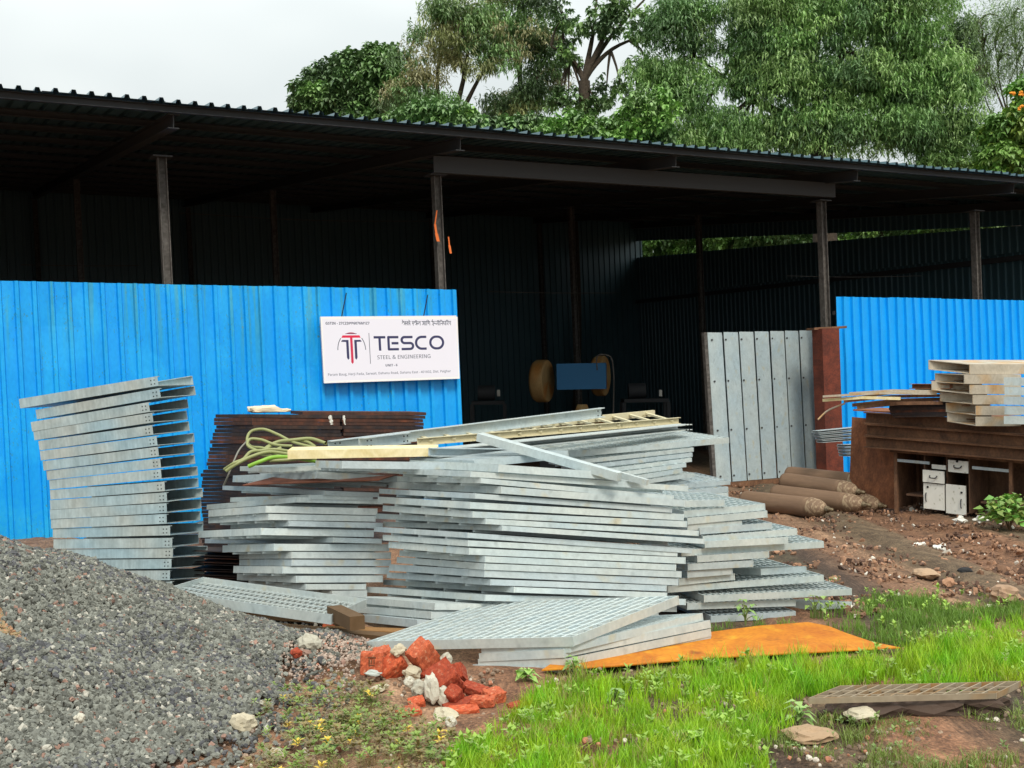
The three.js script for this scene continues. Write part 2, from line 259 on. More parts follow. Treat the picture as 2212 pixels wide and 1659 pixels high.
{ // blue fence, left of the gateway: sheets of eight ribs, leaning with the posts
  const mk = (name, label, s0, s1, hTop, mat, uvf, part8, cap) => {
    const f = thing(name, label, 'fence', W((s0 + s1) / 2, 0, -0.1));
    const pitch = 0.16, w = pitch * part8; let k = 0;
    for (let s = s0; s < s1 - 0.05; s += w, k++) {
      const dh = rr(-0.004, 0.004), dt = rr(-0.006, 0.006), n = Math.min(part8, Math.round((s1 - s) / pitch));
      part('fence_sheet', ribbed((a, b, l, uv) => uv ? uvf(s + a, b) : W(s + a, -0.12 + b * (hTop + dh + 0.12), -0.06 - l + dt - (k % 2) * 0.004 + 0.009 * n2((s + a) * 1.3, b * 2.4 + 7) + 0.006 * n2((s + a) * 4, b * 5)), pitch * n, pitch, 0.036, 6), mat, f);
    }
    for (const h of [0.5, 1.45, 2.3]) part('fence_rail', bar(W(s0, h, 0.0), W(s1, h, 0.0), 0.04, 0.05), steelDark, f);
    return f;
  };
  const [sl, ht] = onWall(987, 635, -0.08);
  mk('corrugated_fence', 'faded blue corrugated sheet fence with white signboard, grimy along its top', sl - 0.16 * 42, sl, 2.5, blueFade, (s, b) => [(s - sl + 0.16 * 51) / 8.2, b], 7);
  const [sr] = onWall(1808, 645, -0.08);
  mk('corrugated_fence', 'clean bright blue corrugated sheet fence behind the rusty workbench', sr, sr + 0.16 * 36, 2.52, blueNew, (s, b) => [s / 2, b], 6);
}
{ // signboard hung on the left fence
  const cv = document.createElement('canvas'); cv.width = 1280; cv.height = 600; const c = cv.getContext('2d');
  c.fillStyle = '#edebf6'; c.fillRect(0, 0, 1280, 600); c.fillStyle = '#f6f4f2'; c.fillRect(0, 0, 1280, 22); c.fillRect(0, 580, 1280, 20); c.fillRect(0, 0, 14, 600); c.fillRect(1266, 0, 14, 600);
  const ink = '#35355e', slate = '#3d4356'; c.fillStyle = slate; c.textBaseline = 'alphabetic';
  c.font = 'bold 34px sans-serif'; c.fillText('GSTIN - 27CZDPP6076M1Z7', 40, 72, 400);
  // Devanagari line: head bars, stems, bowls and vowel signs
  c.strokeStyle = slate; c.lineWidth = 4.5; c.lineCap = 'round'; c.lineJoin = 'round';
  const gx = { w: 0 }, L = (...p) => { c.beginPath(); c.moveTo(p[0], p[1]); for (let i = 2; i < p.length; i += 2) c.lineTo(p[i], p[i + 1]); c.stroke(); }, A = (x, y, r, a, b) => { c.beginPath(); c.arc(x, y, r, a, b); c.stroke(); };
  const y0 = 44, y1 = 80; // head line and foot
  const glyph = {
    ta: (x) => { L(x, y0, x + 24, y0); L(x + 13, y0, x + 13, y0 + 8); A(x + 13, y0 + 20, 12, -Math.PI / 2, Math.PI * 0.4); A(x + 13, y0 + 20, 12, -Math.PI, -Math.PI / 2); return 26; },
    half_sa: (x) => { L(x, y0, x + 18, y0); A(x + 6, y0 + 8, 6, -0.5, 2); L(x + 6, y0 + 16, x + 14, y1); L(x + 6, y0 + 16, x + 20, y0 + 18); return 20; },
    ka: (x) => { L(x, y0, x + 30, y0); L(x + 15, y0, x + 15, y1); A(x + 8, y0 + 18, 7, 0, TAU); A(x + 22, y0 + 18, 7, -1.8, 1.6); return 31; },
    aa: (x) => { L(x, y0, x + 12, y0); L(x + 7, y0, x + 7, y1); return 13; },
    ii: (x) => { L(x, y0, x + 12, y0); L(x + 7, y0, x + 7, y1); A(x + 0, y0, 8, Math.PI, 0); return 13; },
    oo: (x) => { L(x, y0, x + 12, y0); L(x + 7, y0, x + 7, y1); L(x + 7, y0, x - 3, y0 - 12); return 13; },
    e: (x) => { L(x - 12, y0, x - 20, y0 - 13); return 0; },
    la: (x) => { L(x, y0, x + 32, y0); L(x + 27, y0, x + 27, y1); A(x + 7, y0 + 20, 6, 0.3, 5); A(x + 19, y0 + 18, 7, Math.PI, 0); return 33; },
    a: (x) => { L(x, y0, x + 32, y0); A(x + 9, y0 + 9, 7, -2.4, 1.6); A(x + 9, y0 + 24, 8, -1.6, 2.4); L(x + 12, y0 + 17, x + 26, y0 + 17); L(x + 26, y0, x + 26, y1); return 33; },
    nna: (x) => { L(x, y0, x + 28, y0); L(x + 24, y0, x + 24, y1); L(x + 6, y0, x + 6, y0 + 18); L(x + 14, y0, x + 14, y0 + 18); A(x + 10, y0 + 18, 4, 0, Math.PI); return 29; },
    i: (x) => { L(x, y0, x + 12, y0); L(x + 6, y0, x + 6, y1); A(x + 17, y0, 11, Math.PI, 0); return 13; },
    ee: (x) => { L(x, y0, x + 26, y0); A(x + 12, y0 + 9, 7, -2.4, 1.6); A(x + 12, y0 + 24, 8, -1.6, 2.2); A(x + 16, y0 - 8, 7, 1.5, 4.5); L(x + 16, y0 + 32, x + 22, y0 + 42); return 28; },
    half_na: (x) => { L(x, y0, x + 16, y0); A(x + 5, y0 + 18, 4, 0, TAU); L(x + 9, y0 + 18, x + 16, y0 + 18); return 16; },
    ja: (x) => { L(x, y0, x + 30, y0); L(x + 25, y0, x + 25, y1); L(x + 8, y0 + 17, x + 25, y0 + 17); A(x + 8, y0 + 22, 6, 0.2, 3); return 31; },
    na: (x) => { L(x, y0, x + 26, y0); L(x + 21, y0, x + 21, y1); L(x + 7, y0 + 18, x + 21, y0 + 18); A(x + 6, y0 + 20, 3, 0, TAU); return 27; },
    ya: (x) => { L(x, y0, x + 26, y0); L(x + 21, y0, x + 21, y1); L(x + 5, y0, x + 8, y0 + 14); A(x + 12, y0 + 18, 8, 0.6, 3.4); return 27; },
    ra: (x) => { L(x, y0, x + 18, y0); A(x + 8, y0 + 9, 8, -1.2, 1.8); L(x + 5, y0 + 17, x + 15, y1); return 20; },
    ga: (x) => { L(x, y0, x + 26, y0); L(x + 21, y0, x + 21, y1); L(x + 9, y0, x + 9, y0 + 20); L(x + 9, y0 + 20, x + 4, y0 + 24); return 27; },
    dot: (x) => { c.beginPath(); c.arc(x - 14, y0 - 9, 3.5, 0, TAU); c.fill(); return 0; }, sp: () => 16,
  };
  let x = 742; for (const k of 'ta e half_sa ka oo sp half_sa ta ii la sp a aa i nna sp ee half_na ja ii i na ya i ra dot ga'.split(' ')) x += glyph[k](x) * 0.88;
  // emblem: a T between two arms, inside a cap and two arcs
  c.fillStyle = '#b03a55'; c.beginPath(); c.moveTo(212, 158); c.quadraticCurveTo(262, 128, 318, 158); c.closePath(); c.fill(); c.fillStyle = '#5d4a68'; c.fillRect(214, 153, 102, 6);
  c.fillStyle = '#e0244a'; c.beginPath(); c.moveTo(188, 170); c.lineTo(340, 170); c.lineTo(352, 192); c.lineTo(176, 192); c.closePath(); c.fill();
  c.fillStyle = '#d02c50'; c.beginPath(); c.moveTo(254, 190); c.lineTo(276, 190); c.lineTo(276, 416); c.lineTo(265, 430); c.lineTo(254, 416); c.closePath(); c.fill();
  c.fillStyle = ink; for (const k of [-1, 1]) { const X = (d) => 265 + k * d; c.beginPath(); c.moveTo(X(94), 228); c.lineTo(X(82), 212); c.lineTo(X(26), 212); c.lineTo(X(26), 380); c.lineTo(X(38), 392); c.lineTo(X(48), 372); c.lineTo(X(48), 230); c.closePath(); c.fill(); }
  c.strokeStyle = slate; c.lineWidth = 6; for (const k of [-1, 1]) { c.beginPath(); c.moveTo(265 + k * 96, 198); c.quadraticCurveTo(265 + k * 124, 240, 265 + k * 126, 300); c.stroke(); }
  c.fillStyle = slate; c.fillRect(426, 150, 5, 282);
  // wide rounded lettering, drawn with the pen
  c.strokeStyle = ink; c.lineWidth = 22; c.lineCap = 'butt'; const pen = (f) => { c.beginPath(); f(); c.stroke(); };
  const tp = 190, bt = 302, md = 246;
  pen(() => { c.moveTo(470, tp); c.lineTo(578, tp); }); pen(() => { c.moveTo(524, tp); c.lineTo(524, bt + 11); });
  pen(() => { c.moveTo(700, tp); c.lineTo(606, tp); c.lineTo(606, bt); c.lineTo(700, bt); }); pen(() => { c.moveTo(634, md); c.lineTo(698, md); });
  pen(() => { c.moveTo(834, tp); c.lineTo(758, tp); c.arc(758, (tp + md) / 2, (md - tp) / 2, -Math.PI / 2, Math.PI / 2, true); c.lineTo(808, md); c.arc(808, (md + bt) / 2, (bt - md) / 2, -Math.PI / 2, Math.PI / 2); c.lineTo(726, bt); });
  pen(() => { c.moveTo(966, tp); c.lineTo(922, tp); c.arc(922, md, (bt - tp) / 2, -Math.PI / 2, Math.PI / 2, true); c.lineTo(966, bt); });
  pen(() => { c.moveTo(1060, tp); c.arc(1060, md, (bt - tp) / 2, -Math.PI / 2, Math.PI / 2, true); c.lineTo(1072, bt); c.arc(1072, md, (bt - tp) / 2, Math.PI / 2, -Math.PI / 2, true); c.closePath(); });
  c.fillStyle = slate; c.font = '50px sans-serif'; c.fillText('STEEL & ENGINEERING', 492, 392, 636);
  c.font = 'bold 30px sans-serif'; c.fillText('UNIT - 6', 566, 462, 118);
  c.font = '31px sans-serif'; c.fillText('Param Baug, Harji Pada, Sarwali, Dahanu Road, Dahanu East - 401602, Dist. Palghar', 36, 534, 1208);
  const map = new THREE.CanvasTexture(cv); map.colorSpace = THREE.SRGBColorSpace; map.anisotropy = 8;
  const q = [[692, 684], [988, 684], [993, 818], [700, 828]].map(([x, y]) => { const [s, h] = onWall(x, y, -0.2); return W(s, h, -0.2); });
  const [tl, tr, br, bl] = q, root = thing('sign_board', 'white company signboard with red and navy emblem on the blue fence', 'sign', bl);
  const back = V3(-sT, 0, -cT).multiplyScalar(0.03), o = V3(-sT, 0, -cT).multiplyScalar(-0.003);
  part('board', mergeGeometries([hexa(bl, vec(bl, br), vec(bl, tl), back)]), S({ color: C(0.78, 0.78, 0.8), roughness: 0.6 }), root);
  const g = new THREE.BufferGeometry(); const f = [bl, br, tr, tl].map((v) => v.clone().add(o)); g.setAttribute('position', new THREE.Float32BufferAttribute(f.flatMap((v) => v.toArray()), 3)); g.setAttribute('uv', new THREE.Float32BufferAttribute([0, 0, 1, 0, 1, 1, 0, 1], 2)); g.setIndex([0, 1, 2, 0, 2, 3]); g.computeVertexNormals();
  part('printed_face', g, S({ map, roughness: 0.45 }), root);
  for (const [x0, y0, x1, y1] of [[738, 684, 748, 633], [915, 684, 924, 636]]) { const a = onWall(x0, y0, -0.19), b = onWall(x1, y1, -0.1); part('hanging_wire', tube([W(...a, -0.19), W(...b, -0.1)], 0.006, 2, 5), black, root); }
}
// ---------------------------------------------------------------- piles of galvanised gratings
const c1 = crop(480, 1130, 4.424), c2 = crop(900, 1100, 4.424), c3 = crop(1300, 1180, 4.424), c4 = crop(1650, 1230, 4.424), c5 = crop(1150, 1010, 3.16), c6 = crop(600, 1400, 2.765), c8 = crop(1300, 1450, 3.16), vw = (x, y) => [x, y];
let galvK = 0;
function grating(label, group, A, B, D, th = 0.0405, o = {}) { // A: far left corner, B: near corner, D: right corner, all on the top face
  const U = vec(B, D), Wv = vec(B, A), up = U.clone().cross(Wv).normalize(); if (up.y < 0) up.negate();
  const lu = U.length(), lw = Wv.length(), eu = U.clone().normalize(), ew = Wv.clone().normalize();
  const base = B.clone().addScaledVector(up, -th), root = thing('steel_grating', label, 'grating', base, group), mat = o.mat ?? galv[(galvK++ * 7 + (galvK >> 2)) % 4];
  const at = (u, w, h) => base.clone().addScaledVector(eu, u).addScaledVector(ew, w).addScaledVector(up, h), H = up.clone().multiplyScalar(th), t = 0.006;
  part('edge_bar', hexa(at(t, 0, 0), eu.clone().multiplyScalar(lu - 2 * t), H, ew.clone().multiplyScalar(t)), mat, root);
  part('edge_bar', hexa(at(t, lw - t, 0), eu.clone().multiplyScalar(lu - 2 * t), H, ew.clone().multiplyScalar(t)), mat, root);
  part('end_bar', hexa(at(0, -0.002, -0.001), eu.clone().multiplyScalar(t), up.clone().multiplyScalar(th + 0.002), ew.clone().multiplyScalar(lw + 0.004)), mat, root);
  part('end_bar', hexa(at(lu - t, -0.002, -0.001), eu.clone().multiplyScalar(t), up.clone().multiplyScalar(th + 0.002), ew.clone().multiplyScalar(lw + 0.004)), mat, root);
  const gs = [], along = o.along ?? 'w', pitch = o.pitch ?? 0.04, lo = o.low ? 0.02 : 0.27, hh = up.clone().multiplyScalar(th * (o.low ? 0.4 : 0.72)), bt = o.bt ?? 0.006, rodH = o.low ? th * 0.43 : th - 0.011;
  if (along === 'w') { for (let u = pitch; u < lu - 0.02; u += pitch) gs.push(hexa(at(u, t, th * lo), eu.clone().multiplyScalar(bt), hh, ew.clone().multiplyScalar(lw - 2 * t))); for (let w = 0.06; w < lw - 0.02; w += 0.1) gs.push(hexa(at(t, w, rodH), eu.clone().multiplyScalar(lu - 2 * t), up.clone().multiplyScalar(0.008), ew.clone().multiplyScalar(0.009))); }
  else { for (let w = pitch; w < lw - 0.02; w += pitch) gs.push(hexa(at(t, w, th * lo), eu.clone().multiplyScalar(lu - 2 * t), hh, ew.clone().multiplyScalar(bt))); for (let u = 0.06; u < lu - 0.02; u += 0.1) gs.push(hexa(at(u, t, rodH), eu.clone().multiplyScalar(0.009), up.clone().multiplyScalar(0.008), ew.clone().multiplyScalar(lw - 2 * t))); }
  if (o.blockSlits) for (const q of [0.22, 0.5, 0.8]) part('added_slit_blocker', hexa(at(0.012, lw * q, -0.016), eu.clone().multiplyScalar(lu - 0.024), up.clone().multiplyScalar(0.02), ew.clone().multiplyScalar(0.02)), mat, root);  // added bars under the panel, only to block light slits between layers
  const b = part('bearing_bars', mergeGeometries(gs), o.barMat ?? mat, root); b.userData.kind = 'stuff';
  return root;
}
const edgeY = (r, x) => { const q = x < r[2] ? (x - r[0]) / (r[2] - r[0]) : 1 + (x - r[2]) / (r[4] - r[2]); return q < 1 ? r[1] + (r[3] - r[1]) * q : r[3] + (r[5] - r[3]) * (q - 1); };
function pile(rows, cf, zB, dA, dC, text, group, o = {}) { // rows of [xA,yA,xB,yB,xC,yC] on the top edges, top layer first
  rows.forEach((r, i) => {
    const [a, b, c] = [cf(r[0], r[1]), cf(r[2], r[3]), cf(r[4], r[5])];
    const zb = zB + (r[6] ?? 0) + (o.first && i < 2 ? o.first : 0) + rr(-0.004, 0.004), sc = zb / FOC;
    const B = P(b[0], b[1], zb), A = P(a[0], a[1], zb + dA * (b[0] - a[0]) * sc), D = P(c[0], c[1], zb + dC * (c[0] - b[0]) * sc);
    let th = 0.044; const nx = rows[i + 1]; // thickness fills the space down to the next layer, less a thin joint
    if (nx && !(o.first && i < 2)) { const k = (cf(0, 1)[1] - cf(0, 0)[1]) * zb / FOC, xs = [Math.max(r[0], nx[0]), r[2], nx[2], Math.min(r[4], nx[4])].filter((x) => x >= Math.max(r[0], nx[0]) && x <= Math.min(r[4], nx[4])); th = clamp(Math.min(...xs.map((x) => edgeY(nx, x) - edgeY(r, x))) * k - 0.003, 0.03, o.th ?? 0.046); }
    grating(`galvanised steel grating ${text}, ${layerText(i)}`, group, A, B, D, th, { blockSlits: i < rows.length - 1, ...o });
  });
}
pile([[530, 160, 960, 172, 2000, 120], [760, 215, 1550, 140, 2350, 190], [455, 262, 1380, 215, 2420, 275], [340, 372, 1468, 428, 2070, 450], [425, 505, 1300, 474, 2000, 480], [165, 585, 1150, 500, 2110, 520], [185, 645, 815, 595, 2050, 625], [185, 725, 845, 685, 2030, 705],
  [430, 790, 1070, 760, 2110, 785], [75, 875, 760, 840, 2010, 865], [145, 960, 1565, 945, 2100, 960], [340, 1035, 905, 1015, 2180, 1020], [525, 1115, 1100, 1105, 2200, 1110], [525, 1190, 1100, 1190, 2200, 1195],
  [460, 1262, 1000, 1265, 2180, 1275], [500, 1345, 1150, 1370, 2110, 1365], [640, 1430, 1255, 1460, 1925, 1460], [880, 1515, 1550, 1535, 1935, 1530]], c1, 7.95, 1.45, 0.1, 'in the left pile behind the rubble', 'gratings of the left pile');
const mid = [[550, 200, 1260, 228, 2300, 120], [-490, 228, -200, 234, 1500, 255], [550, 225, 1530, 270, 2875, 364], [310, 310, 1220, 345, 3630, 510], [415, 405, 1335, 420, 3470, 614], [320, 462, 1560, 515, 3595, 664], [215, 540, 1270, 590, 3450, 749], [200, 628, 1215, 685, 3580, 819], [255, 725, 1245, 790, 3615, 899],
  [180, 815, 1390, 870, 3745, 1004], [260, 905, 1570, 945, 3810, 1094], [160, 960, 1190, 1025, 3670, 1199], [255, 1050, 1195, 1110, 3510, 1226], [320, 1125, 1205, 1195, 3600, 1299], [440, 1220, 1380, 1285, 3495, 1379], [410, 1295, 1375, 1365, 3555, 1454],
  [325, 1375, 1375, 1440, 3520, 1534], [300, 1465, 1440, 1540, 3390, 1609], [260, 1545, 1700, 1625, 3395, 1689], [73, 1624, 1377, 1712, 3600, 1760], [-135, 1727, 825, 1807, 3500, 1830], [-120, 1830, 785, 1900, 3300, 1905], [33, 1930, 633, 1990, 3000, 1985]];
pile(mid, c2, 7.0, 1.5, 0.16, 'in the tall middle pile', 'gratings of the middle pile', { along: 'u', first: 0.35 });
// right pile: the left end is hidden behind the middle pile or shows as a dark side
const rp = [[275, 95, 715, 85], [260, 210, 1160, 130], [300, 288, 1185, 208], [300, 352, 905, 320], [435, 398, 1235, 338], [470, 488, 1515, 405], [495, 545, 1415, 498], [235, 640, 1810, 545], [410, 706, 1205, 655], [305, 795, 1030, 755], [300, 878, 800, 838], [205, 960, 825, 900], [80, 1042, 1810, 920], [485, 1145, 2120, 1068], [300, 1230, 1500, 1190], [560, 1372, 1500, 1320]];
rp.forEach((r, i) => {
  const [b, c] = [c4(r[0], r[1]), c4(r[2], r[3])], zb = 7.35 + rr(-0.02, 0.02), sc = zb / FOC, B = P(b[0], b[1], zb), D = P(c[0], c[1], zb + 0.27 * (c[0] - b[0]) * sc);
  const e = vec(B, D), back = V3(0, 1, 0).cross(e).normalize().multiplyScalar(rr(0.85, 1.0)); const A = B.clone().add(back).addScaledVector(e.clone().normalize(), -0.04);
  grating(`galvanised steel grating in the jumbled right pile, ${layerText(i)}`, 'gratings of the right pile', A, B, D);
});
{ // two gratings turned askew in the right pile
  const f = (r, lab) => { const [a, b, c] = [c4(r[0], r[1]), c4(r[2], r[3]), c4(r[4], r[5])], zb = 7.62, sc = zb / FOC; grating(lab, 'askew gratings in the right pile', P(a[0], a[1], zb + 1.0 * (b[0] - a[0]) * sc), P(b[0], b[1], zb), P(c[0], c[1], zb + 0.5 * (c[0] - b[0]) * sc)); };
  f([800, 842, 1110, 848, 1615, 822], 'short grating turned askew, poking out of the right pile at mid height');
  f([1040, 1190, 1700, 1228, 2120, 1214], 'grating turned askew near the foot of the right pile, in the grass');
}
pile([[430, 310, 800, 380, 2125, 265], [640, 400, 860, 450, 1845, 345], [700, 440, 950, 488, 1835, 385], [800, 480, 1050, 525, 1830, 425], [900, 510, 1200, 548, 1785, 466], [1000, 540, 1270, 585, 1755, 510], [1050, 575, 1300, 622, 1850, 545], [1100, 600, 1350, 668, 2135, 605], [1200, 660, 1500, 715, 2118, 655], [1200, 710, 1500, 760, 2118, 700]].map((r) => [...r]), c5, 8.75, 1.6, 0.42, 'in the rear pile before the gateway', 'gratings of the rear pile', { along: 'u', th: 0.044, pitch: 0.06, bt: 0.014 });
// low pile in front: one leaning on three lying flat
{
  const pt = (v, z) => P(v[0], v[1], z);
  grating('galvanised grating lying tilted on top of the low front pile', 'gratings of the low front pile', pt([792, 1386], 6.55), pt(c8(412, 450), 6.2), pt(c8(1250, 125), 6.75), 0.05, { along: 'u', pitch: 0.055, bt: 0.016, mat: galv[1] });
  const rows = [[1040, 1400, c8(390, 508), c8(1440, 262)], [1035, 1412, c8(340, 548), c8(1500, 318)], [1033, 1424, c8(365, 622), c8(1505, 385)], [1022, 1436, c8(300, 692), c8(1505, 445)]];
  rows.forEach(([x, y, b, c], i) => { const B = P(b[0], b[1], 6.22), D = P(c[0], c[1], 6.8), e = vec(B, D), s = V3(0, 1, 0).cross(e).normalize(); const A = P(x, y, 6.22 + 0.16 + i * 0.004), k = vec(B, A).dot(s); grating(`galvanised grating lying flat in the low front pile, ${['directly under the tilted one', 'second of the flat ones', 'third of the flat ones', 'lowest, on the orange plate'][i]}`, 'gratings of the low front pile', B.clone().addScaledVector(vec(B, A), 1), B, D, 0.042, { along: 'u' }); });
  grating('upturned grating lying at the foot of the gravel heap', undefined, P(344, 1275, 7.3), P(716, 1328, 6.8), P(792, 1294, 7.3), 0.055, { along: 'u', pitch: 0.04, bt: 0.008, mat: galv[3], low: true });
}
// ---------------------------------------------------------------- pile of shallow steel trays on the left
{
  const z1 = crop(0, 900, 2.766);
  const rows = [[130, 270, 1085, 112, 1330, 110], [245, 345, 1100, 195, 1345, 180], [212, 430, 1025, 292, 1295, 270], [230, 490, 1050, 365, 1290, 350], [265, 560, 1050, 450, 1305, 425], [275, 630, 1080, 525, 1340, 505], [295, 700, 1090, 600, 1335, 580], [320, 765, 1105, 680, 1345, 655], [340, 830, 1110, 755, 1365, 735], [345, 900, 1135, 840, 1370, 815], [345, 970, 1150, 915, 1400, 885], [345, 1035, 1150, 990, 1390, 962], [352, 1100, 1150, 1065, 1385, 1045], [365, 1165, 1175, 1145, 1405, 1125], [370, 1240, 1190, 1230, 1375, 1205], [375, 1310, 1195, 1300, 1435, 1285], [375, 1385, 1185, 1375, 1415, 1360], [375, 1460, 1175, 1455, 1415, 1440], [380, 1535, 1190, 1530, 1415, 1515]];
  rows.forEach((r, i) => {
    const a = z1(r[0], r[1]), b = z1(r[2], r[3]), c = z1(r[4], r[5]), zb = 8.35, B = P(b[0], b[1], zb), A = P(a[0], a[1], zb + 0.2), D = P(c[0], c[1], zb + 0.52), th = 0.067, t = 0.005;
    const U = vec(B, A), Wv = vec(B, D), up = Wv.clone().cross(U).normalize(); if (up.y < 0) up.negate();
    const base = B.clone().addScaledVector(up, -th), root = thing('steel_tray', `galvanised steel tray in the leaning stack, ${layerText(i)}`, 'tray', base, 'leaning stack of steel trays'), mat = trayMat[i % 2];
    const eu = U.clone().normalize(), ew = Wv.clone().normalize(), lw = Wv.length(), at = (u, w, h) => base.clone().addScaledVector(eu, u).addScaledVector(ew, w).addScaledVector(up, h), k = (v, s) => v.clone().multiplyScalar(s);
    part('side_flange', hexa(at(0, 0, 0), U, k(up, th), k(ew, t)), mat, root); part('side_flange', hexa(at(0, lw - t, 0), U, k(up, th), k(ew, t)), mat, root);
    part('base_plate', hexa(at(0, t, 0), U, k(up, t), k(ew, lw - 2 * t)), mat, root);
    part('lip', hexa(at(0, t, th - t), U, k(up, t), k(ew, 0.03)), mat, root); part('lip', hexa(at(0, lw - t - 0.03, th - t), U, k(up, t), k(ew, 0.03)), mat, root);
    const hs = []; for (const [u, h] of [[0.025, 0.018], [0.025, 0.044], [0.05, 0.018], [0.05, 0.044]]) { const p = at(u, -0.0015, h); hs.push(cylAB(p, p.clone().addScaledVector(ew, 0.003), 0.0045, 8)); }
    part('bolt_holes', mergeGeometries(hs), black, root).userData.kind = 'stuff';
  });
}
{ // dark channels lying between the trays and the left pile
  const z1 = crop(0, 900, 2.766); [1322, 1368, 1412, 1456, 1500].forEach((y, i) => { const a = P(...z1(1395 + (i % 2) * 14, y), 8.95), b = P(...z1(1800, y + 14), 8.75); solo('dark_channel', `dark steel channel between the trays and the left pile, ${layerText(i)}`, 'steel channel', chan(a, b, 0.22, 0.036, 0.005, UP, 1), darkPlate[i % 3], 'dark channels between the piles'); });
}
// ---------------------------------------------------------------- stacks of dark rusty plates against the fence
{
  const z2 = crop(500, 960, 2.766);
  let n = 38; for (let i = 0; i < n; i++) {
    const y = 208 + i * 25.5, j = rr(-14, 14), l = i > 14 ? -90 : i > 9 ? -45 : i > 4 ? -20 : 0, a = z2(100 + j + l, y + 2), b = z2(362 + j * 0.6 + l * 0.5, y), c = z2(970 + j, y + 6), zb = 10.3, B = P(b[0], b[1], zb), A = P(a[0], a[1], zb + 0.4), D = P(c[0], c[1], zb + 0.42);
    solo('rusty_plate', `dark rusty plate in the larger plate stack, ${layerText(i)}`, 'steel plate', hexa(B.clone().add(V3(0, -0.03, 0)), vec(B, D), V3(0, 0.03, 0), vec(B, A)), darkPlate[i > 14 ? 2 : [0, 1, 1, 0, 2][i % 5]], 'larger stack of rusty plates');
  }
  n = 30; for (let i = 0; i < n; i++) {
    const y = 190 + i * 24, j = rr(-12, 14), b = z2((i ? 985 : 705) + j, y + 2), c = z2(1545 + j + (i < 2 ? 14 : 0), y + 6), zb = 10.75, B = P(b[0], b[1], zb), D = P(c[0], c[1], zb + 0.45), e = V3(0, 1, 0).cross(vec(B, D)).normalize().multiplyScalar(0.5);
    solo('rusty_plate', `brown rusty plate in the stack below the signboard, ${layerText(i)}`, 'steel plate', hexa(B.clone().add(V3(0, -0.028, 0)), vec(B, D), V3(0, 0.028, 0), e), darkPlate[[1, 0, 1, 1, 2][i % 5]], 'plate stack below the signboard');
  }
  // crumpled sacking on top, and scraps of torn white paper stuck to the plates
  const s = rock(41, 5, 0.1, 1, 1, 1); { const p = s.attributes.position; for (let i = 0; i < p.count; i++) { const sg = (v, e) => Math.sign(v) * Math.abs(v) ** e, x = sg(p.getX(i), 0.6), y = p.getY(i), z = sg(p.getZ(i), 0.6), fold = 0.14 * Math.sin(x * 9 + z * 4) + 0.2 * n3(x * 3, y * 3, z * 3); p.setXYZ(i, x * 0.19 * (1 + 0.1 * fold), Math.max(-0.004, (sg(y, 0.5) * 0.03 + 0.03) * (1 + fold * 0.6) * (x > 0.35 ? 0.55 : 1)), z * 0.11 * (1 + 0.2 * fold)); } s.computeVertexNormals(); }
  const q = z2(480, 198), sp = P(q[0], q[1], 10.6); solo('sack', 'crumpled cream sacking lying on the larger plate stack', 'sack', move(s, sp.clone().add(V3(0, 0.0, 0)), 0, 0.3, 0), S({ color: C(0.74, 0.62, 0.44), roughness: 1 }));
  for (const [x, y, w, lab] of [[905, 248, 0.05, 'torn white scrap stuck to the plate stack, left one'], [998, 250, 0.035, 'torn white scrap stuck to the plate stack, right one']]) { const v = z2(x, y), pg = new THREE.PlaneGeometry(w, 0.085, 6, 8), a = pg.attributes.position; for (let i = 0; i < a.count; i++) a.setXYZ(i, a.getX(i) * (0.6 + 0.5 * n2(a.getY(i) * 40, x)), a.getY(i), 0.008 * n2(a.getX(i) * 30, a.getY(i) * 30)); pg.computeVertexNormals(); solo('paper_scrap', lab, 'scrap', move(pg, P(v[0], v[1], x < 950 ? 10.55 : 10.68), 0, -0.4, 0.2), whitePaint); }
}
